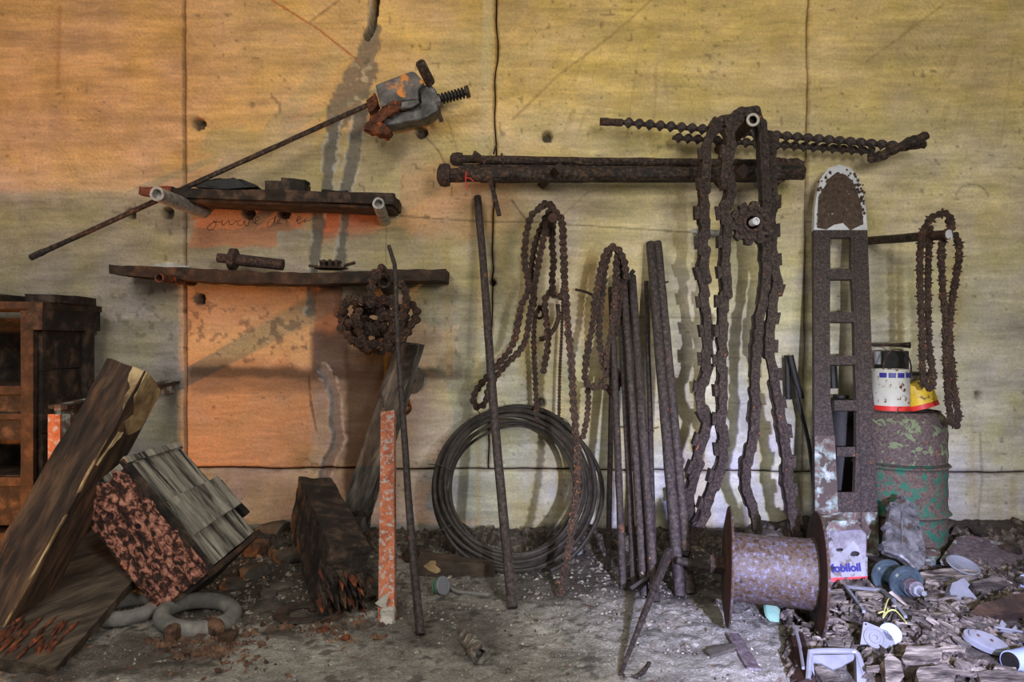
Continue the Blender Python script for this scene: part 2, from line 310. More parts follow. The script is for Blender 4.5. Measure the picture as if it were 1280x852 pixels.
M['pencil'] = mat('pencil_line', [(0.3, rgb(58,44,36)), (0.7, rgb(76,58,48))], 12, bump=0.0, rough=0.9)
M['lime'] = mat('white_mortar', [(0.3, rgb(170,166,158)), (0.7, rgb(214,210,200))], 30, bump=0.9, rough=0.95)

# ------------------------------------------------------------------ wall (built panel by panel, joints recessed)
KX = [-600, 0, 120, 232, 330, 440, 560, 640, 760, 880, 1012, 1140, 1280, 1900]
KY = [0, 120, 200, 262, 330, 420, 500, 590, 680]
KC = [  # plaster colour where the two gridlines meet, blended between
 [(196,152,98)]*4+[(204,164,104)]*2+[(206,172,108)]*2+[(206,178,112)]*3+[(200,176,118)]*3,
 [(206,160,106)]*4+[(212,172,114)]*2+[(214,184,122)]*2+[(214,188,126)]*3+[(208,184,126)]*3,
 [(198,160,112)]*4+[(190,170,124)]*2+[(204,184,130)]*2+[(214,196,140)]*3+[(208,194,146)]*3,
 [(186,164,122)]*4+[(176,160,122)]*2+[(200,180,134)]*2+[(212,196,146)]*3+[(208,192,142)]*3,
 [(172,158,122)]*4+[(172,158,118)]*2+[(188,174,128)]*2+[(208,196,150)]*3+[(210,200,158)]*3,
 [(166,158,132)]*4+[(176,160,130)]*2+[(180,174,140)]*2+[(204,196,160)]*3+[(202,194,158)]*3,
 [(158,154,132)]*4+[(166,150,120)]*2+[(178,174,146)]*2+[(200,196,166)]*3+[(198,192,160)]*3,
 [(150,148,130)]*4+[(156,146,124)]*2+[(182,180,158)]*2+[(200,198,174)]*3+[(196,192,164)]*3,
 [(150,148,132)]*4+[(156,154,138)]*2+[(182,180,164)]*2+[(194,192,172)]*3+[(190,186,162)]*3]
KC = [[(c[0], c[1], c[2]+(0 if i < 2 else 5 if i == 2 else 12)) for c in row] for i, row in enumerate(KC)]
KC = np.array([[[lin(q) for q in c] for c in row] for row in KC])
CRACK = [(470,-60),(470,0),(466,30),(458,46)]
HOLES = [(249,155,7),(527,165,7),(684,171,6.5),(164,267,5.5),(210,266,6.5),(311,266,6.5),(355,266,7),(250,373,6.5),(617,353,4),(677,503,5),(1223,493,3),(889,397,4)]
def wall_paint(X, Y):
    sh = X.shape; X = X.ravel(); Y = Y.ravel()
    wx = X+22*fbm(X, Y, 120, 3); wy = Y+16*fbm(X, Y, 140, 9)
    ix = np.clip(np.searchsorted(KX, wx)-1, 0, len(KX)-2); iy = np.clip(np.searchsorted(KY, wy)-1, 0, len(KY)-2)
    kx = np.array(KX, float); ky = np.array(KY, float)
    fx = np.clip((wx-kx[ix])/(kx[ix+1]-kx[ix]), 0, 1)[:,None]; fy = np.clip((wy-ky[iy])/(ky[iy+1]-ky[iy]), 0, 1)[:,None]
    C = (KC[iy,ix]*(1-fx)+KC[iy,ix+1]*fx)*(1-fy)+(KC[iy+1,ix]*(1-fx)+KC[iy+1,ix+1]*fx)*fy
    D = np.zeros(len(X))
    def mix(col, m):
        c = np.array([lin(q) for q in col]); C[:] = C*(1-m[:,None])+c*m[:,None]
    st = fbm(X*0.14, Y, 14, 21, 5); C *= (1+0.16*st)[:,None]                # long horizontal brush streaks
    C *= (1+0.13*fbm(X, Y, 50, 31, 5)+0.07*fbm(X, Y, 12, 33, 4))[:,None]; C[:,2] *= 1+0.22*fbm(X, Y, 38, 37, 4)
    mix((156,146,96), 0.3*sst(0.05, 0.6, fbm(X*0.4, Y, 70, 35, 4))*sst(200, 320, Y))   # green-yellow algae tint
    n = fbm(X, Y, 26, 5, 4); nf = fbm(X, Y, 8, 13, 3)
    C *= (1+0.10*fbm(X*0.10+Y*0.02, Y, 5, 24, 4))[:,None]
    mix((210,192,146), 0.5*sst(602, 606, X+0.03*Y)*(1-sst(614, 617, X+0.03*Y))*(1-sst(190, 210, Y)))
    an = np.sin((X*0.9-Y)*0.9+6*n)*sst(0.1, 0.6, vn(X, Y, 70, 95))*(1-sst(240, 330, Y)); C *= (1+0.05*an)[:,None]; D += 0.0006*an
    # trowel arcs
    for (cx, cy, r0, r1, a0, a1) in ((640,-20,60,250,0,1),(1110,-30,60,200,0,1)):
        rr = np.hypot(X-cx-180, Y-cy+120); an = np.arctan2(Y-cy+120, X-cx-180)
        m = sst(0.55, 0.8, vn(an*220, rr*0.03, 2.2, 77))*sst(150, 200, rr)*(1-sst(300, 360, rr))*(X > cx)*(X < cx+230)
        mix((150,120,70), 0.28*m)
    # orange lamplight painted over the stained plaster, bounded by the joints
    m = sst(226, 231, X)*(1-sst(384, 396, X+6*n))*sst(352, 366, Y+3*n)*(1-sst(583, 586, Y+n))
    mix((200,150,106), 0.85*m*(0.85+0.2*n)); mix((214,180,130), 0.55*m*sst(395, 420, Y+10*n)*(1-sst(440, 462, Y+8*n)))
    mix((128,104,84), 0.75*sst(0.1, 0.35, nf+n*0.4-0.018*np.abs(Y-404-0.04*(X-300)))*m)
    mix((110,104,82), 0.6*m*sst(500, 590, Y+16*n)*sst(330, 400, X+20*n))
    mix((74,58,46), 0.8*sst(10, 3, np.abs(Y-466-0.01*(X-300)+3*n))*sst(232, 240, X)*(1-sst(560, 600, X)))
    mix((96,76,60), 0.55*sst(24, 8, np.abs(Y-474+4*n))*sst(232, 240, X)*(1-sst(440, 600, X)))
    # bands of orange lamplight painted below the upper shelf, where the pencil writing is
    m = sst(248, 254, X+0.35*(Y-262))*(1-sst(372, 384, X+8*n+0.9*(Y-282)))*(1-sst(306, 312, Y+(X > 345)*22+4*n))*sst(252, 258, Y)
    mix((204,134,92), 0.8*m)
    m = sst(395, 402, X+2*n)*(1-sst(470, 500, X))*(1-sst(275, 305, Y+6*n+0.22*(X-440)))*sst(248, 258, Y); mix((206,112,74), 0.8*m)
    m = sst(64, 34, np.hypot((X-560)*0.5, (Y-248))+8*n)*(X > 500); mix((206,150,104), 0.5*m)
    # vertical mortar repair with two grey strips
    P0 = [(466,38),(460,62),(452,90),(440,115),(428,140),(420,160)]
    d = pdist(X, Y, P0); wd = 8+8*sst(30, 100, Y)-5*sst(130, 160, Y)
    m = sst(1.0, 0.0, (d-wd)/3+1.4*nf+0.8*n); mix((132,116,94), 0.92*m); D -= 0.004*m
    m2 = sst(0.12, 0.32, nf+0.5*n)*sst(1.0, 0.0, np.hypot((X-455)/20, (Y-118)/40)-0.5); mix((196,176,140), 0.85*m2); D += 0.003*m2
    for pts, w_ in (([(420,150),(412,190),(408,250)], 6), ([(452,140),(445,170),(440,205),(432,240)], 7), ([(400,250),(396,300),(391,345),(388,390)], 6), ([(434,258),(428,300),(424,345),(422,390)], 5.5)):
        d = pdist(X, Y, pts)+2*n+1.6*nf; m = sst(w_+1.5, w_-1, d); mix((116,110,100), 0.95*m); D -= 0.005*m
        e = sst(2.6, 0.6, np.abs(d-w_-1.5+2*vn(X, Y, 5, 401)))*sst(-0.2, 0.3, vn(X, Y, 12, 402)); mix((196,190,178), 0.75*e); D += 0.003*e
    m = sst(388, 396, X+3*n)*(1-sst(424, 432, X+3*n))*sst(345, 352, Y)*(1-sst(410, 425, Y+6*n)); mix((160,104,74), 0.8*m)
    # shade of chain clump and boards painted dark, with a grey repair strip
    m = sst(384, 392, X+3*n)*(1-sst(432, 440, X+4*n-0.02*(Y-400)))*sst(405, 418, Y+7*n)*(1-sst(468, 480, Y)); mix((78,64,60), 0.85*m)
    m = sst(428, 436, X+3*n)*(1-sst(496, 520, X+0.24*(Y-420)+4*n))*sst(420, 445, Y+10*n)*(1-sst(640, 662, Y)); mix((66,50,38), 0.85*m)
    d = pdist(X, Y, [(404,462),(414,480),(420,500),(419,525),(424,548),(412,575),(405,600),(414,640)])
    m = sst(9, 6, d+2.5*n); mix((118,110,108), 0.9*m); D -= 0.008*m; e = sst(3.5, 1.2, np.abs(d-8+2*n)); mix((172,164,160), 0.75*e*sst(-0.2,0.2,nf)); D += 0.005*e
    # soft greyish patches and yellow-brown vertical streaks
    mix((96,92,84), 0.65*sst(0.95, 0.25, np.hypot((X-205)/26, (Y-480)/34)+0.5*n))
    mix((120,112,96), 0.6*sst(0.95, 0.3, np.hypot((X-556)/50, (Y-458)/22)+0.7*n)); mix((130,122,104), 0.55*sst(0.95, 0.2, np.hypot((X-622)/40, (Y-340)/56)+0.6*n))
    mix((124,116,104), 0.45*sst(1, 0.3, np.hypot((X-520)/60, (Y-390)/44)+0.6*n)); mix((128,118,98), 0.5*sst(0.95, 0.3, np.hypot((X-470)/40, (Y-185)/40)+0.5*n))
    mix((110,102,88), 0.5*sst(0.02, 0.3, nf+0.6*n-0.9*np.abs(Y-392)/40)*(X < 232)*sst(100, 140, X))
    for (cx, w_, y0, y1) in ((655,10,270,480),(1122,6,330,440),(598,5,300,660),(700,8,400,640),(560,5,300,470)):
        mix((178,152,88), 0.4*sst(w_, w_*0.3, np.abs(X-cx+2*n))*sst(y0-20, y0+20, Y)*(1-sst(y1-20, y1+20, Y)))
    mix((176,150,76), 0.4*sst(0.1, 0.6, fbm(X*1.5, Y*0.3, 60, 91, 3))*sst(240, 330, Y)*(X > 480))
    # construction lines, hairline cracks
    for pts, c, w_, a in (([(500,270),(560,274),(612,277),(660,277),(720,281),(780,285),(860,290),(960,296)], (108,96,72), 0.9, 0.7), ([(700,392),(780,396),(860,397),(960,398)], (128,116,88), 0.7, 0.5),
        ([(483,282),(482,410)], (120,108,86), 0.7, 0.5), ([(340,0),(400,38),(448,76)], (170,92,50), 0.9, 0.8), ([(388,27),(424,0)], (120,86,52), 0.8, 0.7), ([(640,150),(700,92),(760,48),(815,0)], (140,112,66), 1.0, 0.6),
        ([(533,172),(548,188),(556,204)], (130,96,66), 0.8, 0.6), ([(700,272),(735,240),(775,232)], (130,104,80), 0.6, 0.5), ([(640,250),(652,268),(660,276)], (96,66,50), 0.9, 0.7), ([(560,150),(572,190),(582,232)], (128,98,72), 0.6, 0.4), ([(386,470),(388,500),(396,540)], (60,40,30), 1.0, 0.7),
        ([(1005,300),(1004,520),(1002,640)], (150,90,50), 1.0, 0.5), ([(1225,540),(1228,600),(1222,650)], (150,132,92), 1.6, 0.6), ([(650,500),(760,502),(960,504)], (128,118,92), 0.7, 0.45), ([(1082,78),(1120,50),(1180,5)], (130,110,72), 0.9, 0.5), ([(75,10),(72,110)], (150,90,50), 3, 0.35)):
        m = a*sst(w_+0.9, w_*0.4, pdist(X, Y, pts)+0.5*nf); mix(c, m); D -= 0.001*m
    ring = np.abs(np.hypot(X-1215, Y-252)-22); mix((110,96,66), 0.6*sst(1.2, 0.4, ring)*(Y < 246))
    # tie holes: real pits
    for (cx, cy, r_) in HOLES:
        d = np.hypot(X-cx, (Y-cy))+0.8*nf; m = sst(r_+1.2, r_-0.6, d); D -= 0.055*m; mix((70,64,58), 0.9*m); mix((120,104,84), 0.45*sst(r_+9, r_, d)*(d > r_)*sst(-0.2, 0.3, n))
    # open crack at the top
    d = pdist(X, Y, CRACK); m = sst(4.5, 2.2, d+1.2*nf); D -= 0.07*m; mix((40,30,24), 0.95*m); mix((150,140,120), 0.7*sst(9, 5, np.hypot(X-462, (Y-20)*0.0)+d*0.6)*(X < 466)*(Y < 50))
    # small pits
    m = sst(0.74, 0.86, vn(X, Y, 5.5, 201)); mix((84,70,54), 0.5*m*(vn(X, Y, 60, 202) > 0.1)); D -= 0.001*m
    # foot of the wall, browner and darker toward the floor
    m = sst(632, 668, Y+12*n); mix((120,112,92), 0.5*m); m = sst(655, 668, Y+7*n); mix((52,44,34), 0.85*m); D += 0.01*m*n
    D += 0.0012*nf+0.0018*n
    return C.reshape(sh+(3,)), D.reshape(sh)

def grid_mesh(name, X3, C, m, parent=None):
    ny, nx = X3.shape[:2]; me = bpy.data.meshes.new(name)
    me.vertices.add(nx*ny); me.vertices.foreach_set('co', X3.reshape(-1).astype('f'))
    i = (np.arange(ny-1)[:,None]*nx+np.arange(nx-1)[None,:]).ravel()
    q = np.stack([i, i+1, i+nx+1, i+nx], 1).ravel(); nf = len(i)
    me.loops.add(nf*4); me.loops.foreach_set('vertex_index', q.astype('i'))
    me.polygons.add(nf); me.polygons.foreach_set('loop_start', (np.arange(nf)*4).astype('i')); me.polygons.foreach_set('loop_total', np.full(nf, 4, 'i'))
    me.polygons.foreach_set('use_smooth', np.ones(nf, bool)); me.update(calc_edges=True); me.validate()
    a = me.color_attributes.new('Col', 'FLOAT_COLOR', 'POINT')
    a.data.foreach_set('color', np.concatenate([np.clip(C.reshape(-1,3), 0, 1), np.ones((nx*ny,1))], 1).ravel().astype('f'))
    me.materials.append(m); o = bpy.data.objects.new(name, me); COL.objects.link(o)
    if parent: o.parent = parent
    return o

back = MB(); back.box((0, 0.19, 1.27), (7.6, 0.22, 2.66)); wall_back = tag(back.build('wall_back', M['joint']), kind='structure')
S = 300.0
def jx(k, Y):
    base = {0: -480, 1: 231, 2: 618, 3: 1009, 4: 1760}[k]
    if k in (0, 4): return base+0*Y
    return base+{1: (0.004, 0.6), 2: (-0.02, 2.2), 3: (-0.012, 1.5)}[k][0]*(Y-200)+{1: 0.6, 2: 2.2, 3: 1.5}[k]*fbm(Y*0+k*50, Y, 46, 60+k, 3)
def jy(X): return 587+1.6*fbm(X, X*0, 60, 71, 4)+(X-640)*0.006
gapw = {0: 0, 1: 0.3, 2: 0.65, 3: 0.3, 4: 0}
def panel(xa, xb, ya, yb, ga, gb, gt, gbm):
    """xa(Y), xb(Y), ya(X), yb(X) are the panel's edges in wall pixels (300 to the metre)"""
    w_ = float(np.mean(xb(np.array([300.]))-xa(np.array([300.])))); h_ = float(yb(np.array([500.]))[0]-ya(np.array([500.]))[0])
    nx = max(8, int(w_/1.9)); ny = max(8, int(h_/1.9))
    U, V = np.meshgrid(np.linspace(0, 1, nx), np.linspace(0, 1, ny))
    Y0 = -60+V*0+V*0; Xg = xa(V*h_+float(ya(np.array([500.]))[0]))*(1-U)+xb(V*h_+float(ya(np.array([500.]))[0]))*U
    Yg = ya(Xg)*(1-V)+yb(Xg)*V
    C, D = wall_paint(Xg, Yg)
    L = (xb(Yg)-xa(Yg)); ex = np.minimum(U*L if ga else 1e3, (1-U)*L if gb else 1e3); H = yb(Xg)-ya(Xg)
    ey = np.minimum(V*H if gt else 1e3, (1-V)*H if gbm else 1e3); e = np.minimum(ex, ey)
    D = D-0.022*sst(1.1, 0.0, e)-0.001*sst(7, 0, e)
    k = sst(3.0, 0.3, e+1.5*fbm(Xg, Yg, 9, 7, 2))*0.38; C = C*(1-k[...,None])+np.array([lin(92), lin(54), lin(30)])*k[...,None]
    P = np.stack([(Xg-640)/S, -D+0.0, CH-(Yg-426)/S], -1)
    o = grid_mesh('panel', P, C, M['wall'], wall_back); o.location = -wall_back.location
    return o
top = lambda X: X*0-140.0
low = lambda X: X*0+690.0
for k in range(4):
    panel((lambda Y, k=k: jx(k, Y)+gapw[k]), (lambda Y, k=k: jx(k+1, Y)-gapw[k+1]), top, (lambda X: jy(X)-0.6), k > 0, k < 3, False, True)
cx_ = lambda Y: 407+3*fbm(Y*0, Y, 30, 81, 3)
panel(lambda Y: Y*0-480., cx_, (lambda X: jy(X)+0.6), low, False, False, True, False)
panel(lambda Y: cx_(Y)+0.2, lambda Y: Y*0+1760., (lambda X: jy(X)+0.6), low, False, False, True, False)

# ------------------------------------------------------------------ floor
def floor_obj():
    xs = np.arange(-3.72, 3.73, 0.0095); ys = np.concatenate([np.arange(-3.2, -1.6, 0.02), np.arange(-1.6, 0.03, 0.0075)])
    X, Y = np.meshgrid(xs, ys); Z = fh(X, Y)
    d = Y+CD; PX = 640+X/np.maximum(d, .2)*F0
    n = fbm(X, Y, 0.2, 5, 5); nf = fbm(X, Y, 0.035, 15, 3)
    C = np.ones(X.shape+(3,))*np.array([lin(164), lin(160), lin(152)])
    def mix(col, m): C[:] = C*(1-m[...,None])+np.array([lin(q) for q in col])*m[...,None]
    C *= (1+0.25*n+0.25*nf)[...,None]
    mix((182,179,174), 0.5*sst(0.0, 0.5, n)*sst(-0.4, 0.2, X)*(1-sst(0.7, 1.0, X)))
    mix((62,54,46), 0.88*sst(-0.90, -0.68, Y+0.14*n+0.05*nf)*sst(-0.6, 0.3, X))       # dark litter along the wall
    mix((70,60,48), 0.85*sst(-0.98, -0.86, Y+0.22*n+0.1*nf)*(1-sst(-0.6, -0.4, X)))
    mix((66,46,32), 0.65*sst(0.5, 0.0, np.hypot((X+0.95)/0.45, (Y+1.14)/0.22)+0.5*n-0.3))
    mix((72,66,60), 0.6*sst(0.5, 0.1, np.hypot((X+0.3)/0.5, (Y+0.95)/0.2)+0.5*n-0.3))
    mix((70,60,50), 0.85*sst(0.72, 0.86, X-0.10*(Y+1)+0.1*n))
    mix((40,34,28), 0.7*sst(0.35, 0.6, nf-0.15)); mix((200,196,188), 0.8*sst(0.72, 0.82, vn(X, Y, 0.012, 301))*(vn(X, Y, 0.2, 303) > 0.1))
    mix((120,72,40), 0.6*sst(0.8, 0.88, vn(X, Y, 0.018, 311)))
    Z = Z+0.005*nf+0.0035*vn(X, Y, 0.016, 17)
    tag(grid_mesh('floor', np.stack([X, Y, Z], -1), C, M['floor']), kind='structure')
floor_obj()

# ================================================================== OBJECTS
def rod(name, pts, r, m, label, cat, group=None, n=10, jit=0.05, smooth=True, seed=1, knots=0):
    mb = MB()
    mb.tube(pts, r, n=n, jit=jit, seed=seed); o = mb.build(name, m, None, smooth=smooth)
    return tag(o, label, cat, group)
def seg(a, b, n): return [Vector(a).lerp(Vector(b), i/n) for i in range(n+1)]
def beam_frame(p1, p2, roll=0.0):
    ax = (Vector(p2)-Vector(p1)).normalized(); v = Vector((0,-1,0)); u = (v-ax*v.dot(ax)).normalized(); s_ = ax.cross(u)
    q = Quaternion(ax, roll); return ax, q @ u, q @ s_     # u points to the camera side
def plank(mb, p1, p2, wd, th, roll=0.0, taper=1.0):
    ax, u, s_ = beam_frame(p1, p2, roll); C8 = []
    for p, k in ((Vector(p1), 1.0), (Vector(p2), taper)):
        for a, b in ((-1,-1),(1,-1),(1,1),(-1,1)): C8.append(p+s_*(a*wd/2*k)+u*(b*th/2))
    return mb.hexa(C8)
def quad_slab(mb, front, thick):
    """front: 4 or more world points; the slab goes back from them by the vector thick"""
    return mb.prism(front, thick)

# ---- tools and shelves on the upper wall ----------------------------------
def peg(pr, pt, yt, r, m, label, hollow=True, y0=0.03, n=14, group='wall pegs', sq=False, name='wall_peg'):
    a = W(pr[0], pr[1], 0); b = W(pt[0], pt[1], yt); a = a+(a-b).normalized()*y0
    mb = MB(); ax = (b-a).normalized(); L = (b-a).length
    t = None
    if hollow:
        o_ = mb.lathe(a, ax, [(0, r), (L*0.2, r*1.05), (L*0.4, r*0.98), (L*0.6, r*1.03), (L*0.8, r), (L, r), (L, r*0.66), (L-0.03, r*0.62)], n=n, cap=(True, True), jit=0.05)
    elif sq: mb.tube(seg(a, b, 4), r, n=4, jit=0.15)
    else: mb.tube(seg(a, b, 8), r, n=n, jit=0.05)
    return tag(mb.build(name, m, None, smooth=not sq), label, 'peg', group)
peg((254,265), (196,242), -0.42, 0.026, M['galv'], 'grey plastered pipe peg under the red end of the upper shelf plank')
peg((481,276), (473,254), -0.25, 0.023, M['galv'], 'grey plastered pipe peg under the dark end of the upper shelf plank')
peg((241,352), (199,347), -0.30, 0.018, M['rust_orange'], 'rusty pipe peg carrying the thin end of the long lower plank')
peg((487,366), (480,352), -0.30, 0.024, M['rust'], 'hollow rusty pipe peg holding the tangled chain clump')
peg((678,230), (700,209), -0.32, 0.021, M['darkred'], 'red-brown wooden peg holding up the middle of the pipe bundle', hollow=False, sq=True)
peg((686,291), (691,272), -0.34, 0.017, M['darkred'], 'dark red peg inside the top of the looped chains', hollow=False)
peg((900,186), (941,150), -0.46, 0.024, M['darkred'], 'hollow pipe peg with white rim carrying the heavy cutter chain')
peg((900,228), (930,213), -0.30, 0.028, M['darkred'], 'red-brown wooden peg under the bundle end beside the heavy chain', hollow=False, sq=True)
peg((1084,301), (1186,293), -0.56, 0.017, M['darkrod'], 'long steel bar peg with bright cut end holding the spiky chain', hollow=False)
p = W(1186,293,-0.562); tag(MB().lathe(p, (0.35,-0.9,0), [(0,0.0165),(0.003,0.0165)], n=16).build('cut_face', M['whitenose'], bpy.data.objects['wall_peg.008']), 'bright cut steel end')
for o_ in [bpy.data.objects['cut_face']]: pass
rim = MB().tube([W(941,150,-0.464)+Vector((0.019*math.cos(a), -0.002, 0.019*math.sin(a))) for a in [i*math.pi/8 for i in range(16)]], 0.005, n=6, closed=True).build('pipe_rim', M['lime'], bpy.data.objects['wall_peg.006']); tag(rim, 'whitish pipe rim')
peg((872,290), (902,292), -0.05, 0.014, M['galv'], 'short grey stub between the two near strands of the heavy chain', hollow=False)

# upper shelf plank
t = thing('shelf_plank', W(340,262,-0.10), 'dark stained shelf plank with a red end lying on the two grey pipe pegs', 'shelf')
def qplank(front_y, back_y, pts_front, name, m, parent):
    f4 = [W(x, y, front_y) for x, y in pts_front]
    b4 = [Vector((v.x, back_y, v.z)) for v in f4]
    return MB().hexa([f4[0], f4[1], b4[1], b4[0], f4[3], f4[2], b4[2], b4[3]]).build(name, m, parent, sub=3, disp=0.004, ds=0.04)
qplank(-0.215, -0.01, [(212,246),(492,255),(492,242),(212,234)], 'board', M['burnt'], t)
tag(qplank(-0.22, -0.18, [(172,243),(214,246),(214,233),(174,233)], 'board_end', M['char_orange'], t), 'orange-red bare wood end')
qplank(-0.19, -0.03, [(212,251),(490,261),(490,257),(212,247)], 'under_board', M['darkwood'], t)
t = thing('plank_offcut', W(357,238,-0.14), 'two stacked dark wooden offcuts lying on the upper shelf plank', 'offcut')
qplank(-0.17, -0.09, [(331,238),(381,240),(381,227),(331,226)], 'lower_offcut', M['burnt'], t)
qplank(-0.16, -0.10, [(351,227),(383,228),(383,224),(351,221)], 'upper_offcut', M['burnt'], t)
t = qplank(-0.16, -0.10, [(402,241),(434,242),(434,238),(402,237)], 'thin_offcut', M['burnt'], None); tag(t, 'thin dark sliver of board on the shelf above the mortar strip', 'offcut')
mb = MB().prism([W(x, y, -0.15) for x, y in ((243,233),(252,226),(275,223),(292,221),(308,226),(322,233),(300,236),(270,236))], (0, 0.07, 0))
tag(mb.build('leather_scrap', M['black'], None, smooth=False, sub=2, disp=0.006, ds=0.02), 'crumpled black leather scrap on the upper shelf plank', 'scrap')

# lower shelf plank, slightly bent
t = thing('long_plank', W(345,350,-0.12), 'long thin bent wooden plank on the wall below the upper shelf', 'shelf')
top_ = [(137,331),(200,333),(260,336),(330,340),(400,341),(450,338),(500,337),(557,336)]
bot_ = [(137,342),(200,347),(260,352),(330,354),(400,355),(450,353),(500,351),(557,351)]
mb = MB(); V = []; Fc = []
for (x, y), (x2, y2) in zip(top_, bot_):
    a = W(x, y, -0.18); b = W(x2, y2, -0.18); V += [a, b, Vector((b.x, -0.02, b.z)), Vector((a.x, -0.02, a.z))]
for i in range(len(top_)-1):
    for k in range(4): Fc.append((i*4+k, i*4+(k+1) % 4, i*4+4+(k+1) % 4, i*4+4+k))
Fc += [(3,2,1,0), tuple(len(V)-4+k for k in range(4))]
mb.add(V, Fc); mb.build('board', M['darkwood'], t, sub=3, disp=0.004, ds=0.03)
mb = MB().prism([W(x, y, -0.16) for x, y in ((185,333),(196,329),(214,328),(236,333),(240,336),(190,335))], (0,0.06,0))
tag(mb.build('plaster_crust', M['lime'], None, sub=2, disp=0.004, ds=0.02), 'crumbled white plaster on the thin end of the long plank', 'rubble')
# axle bolt on it
t = thing('axle_bolt', W(310,337,-0.12), 'rusty axle bolt with thick collar lying on the long plank', 'bolt')
a = W(272,322,-0.12); b = W(354,331,-0.12); ax = b-a; L = ax.length
MB().lathe(a, ax, [(0.0,0.017),(L*0.18,0.018)], n=10, jit=0.08).build('stub', M['rust'], t, smooth=True)
MB().lathe(a+ax*0.17, ax, [(0,0.03),(0.006,0.042),(0.03,0.042),(0.036,0.03)], n=12, jit=0.06).build('collar', M['rust'], t, smooth=True)
MB().lathe(a+ax*0.3, ax, [(0,0.023),(L*0.5,0.022),(L*0.7,0.022)], n=16, jit=0.04).build('shaft', M['rust'], t, smooth=True)
# small gear thing
t = thing('sprocket_pair', W(414,337,-0.12), 'small rusty double sprocket lying flat on the long plank', 'sprocket')
c = W(413,336,-0.12)
MB().lathe(c, (0,0,1), [(0,0.062),(0.006,0.062)], n=24, jit=0.12).build('lower_disc', M['rust'], t)
MB().lathe(c+Vector((0,0,0.008)), (0,0,1), [(0,0.02),(0.018,0.02)], n=12).build('hub', M['rust'], t)
MB().lathe(c+Vector((0,0,0.024)), (0,0,1), [(0,0.042),(0.006,0.042)], n=24, jit=0.1).build('upper_disc', M['rust'], t)
for k in range(9):
    an = 2*math.pi*k/9; MB().lathe(c+Vector((0.036*math.cos(an), 0.036*math.sin(an), 0.004)), (0,0,1), [(0,0.007),(0.03,0.007)], n=8).build('roller', M['rust'], t)
MB().tube([W(386,332,-0.12), W(398,333,-0.12)], 0.006, n=6).build('pin', M['rust'], t); MB().tube([W(430,332,-0.12), W(444,328,-0.12)], 0.007, n=6).build('pin', M['rust'], t)

# clamp tool with long rod
t = thing('clamp_tool', W(505,125,-0.05), 'grey cast clamp with sprung bolt and long thin rod, hung high on the wall', 'tool')
MB().tube(seg(W(38,322,-0.20), W(462,130,-0.10), 30), 0.0105, n=8, jit=0.08).build('long_rod', M['darkrod'], t, smooth=True)
tag(MB().tube(seg(W(38,322,-0.203), W(66,309,-0.2), 4), 0.0122, n=8, jit=0.2).build('rod_tip', M['rod'], t, smooth=True), 'pale worn rod tip')
tag(MB().prism([W(x, y, -0.17) for x, y in ((469,106),(514,89),(519,90),(530,103),(523,112),(523,124),(504,126),(476,134))], (0,0.10,0)).build('housing', M['bluemetal'], t, bevel=0.003), 'grey plate with orange rust streaks')
MB().prism([W(x, y, -0.14) for x, y in ((480,158),(532,148),(548,138),(549,126),(545,112),(538,105),(526,107),(524,112),(526,128),(518,136),(496,141),(474,150))], (0,0.09,0)).build('jaw', M['castgrey'], t, bevel=0.004)
tag(MB().prism([W(x, y, -0.165) for x, y in ((500,124),(522,120),(524,128),(516,134),(500,136))], (0,0.05,0)).build('inner_block', M['castgrey'], t, sub=2, disp=0.003, ds=0.015), 'pitted grey block')
tag(MB().prism([W(x, y, -0.17) for x, y in ((454,160),(462,148),(478,134),(492,126),(500,128),(500,135),(488,144),(476,152),(490,163),(482,168),(470,166))], (0,0.07,0)).build('rusty_bracket', M['rust_orange'], t, sub=3, disp=0.008, ds=0.02), 'flaking orange-brown bracket')
tag(MB().prism([W(x, y, -0.13) for x, y in ((459,126),(468,116),(472,130),(466,138),(460,140))], (0,0.05,0)).build('rust_lug', M['rust_orange'], t, sub=2, disp=0.004, ds=0.02), 'bright orange rusty lug')
a = W(538,104,-0.14); b = W(525,78,-0.22); MB().lathe(a, b-a, [(0,0.019),(0.01,0.021),((b-a).length-0.004,0.020),((b-a).length,0.018),((b-a).length,0.008),((b-a).length-0.01,0.007)], n=16).build('handle', M['darkrod'], t, smooth=True)
a = W(546,125,-0.13); b = W(587,114,-0.15); ax = (b-a); L = ax.length; ax.normalize(); pr = [(0,0.012)]
for k in range(8): s0 = L*(0.05+0.1*k); pr += [(s0,0.012),(s0+0.003,0.022),(s0+0.009,0.022),(s0+0.012,0.012)]
pr += [(L*0.9,0.012)]
MB().lathe(a, ax, pr, n=14).build('spring', M['black'], t, smooth=True); MB().lathe(a+ax*L*0.88, ax, [(0,0.026),(0.014,0.026)], n=6).build('nut', M['darkrod'], t)
tag(MB().lathe(W(545,128,-0.14), W(552,126,-0.14)-W(545,128,-0.14), [(0,0.024),(0.02,0.024)], n=10).build('washer', M['castgrey'], t), 'pale grey collar')
MB().tube([W(545,130,-0.13), W(552,152,-0.12)], 0.009, n=8).build('pin', M['darkrod'], t)

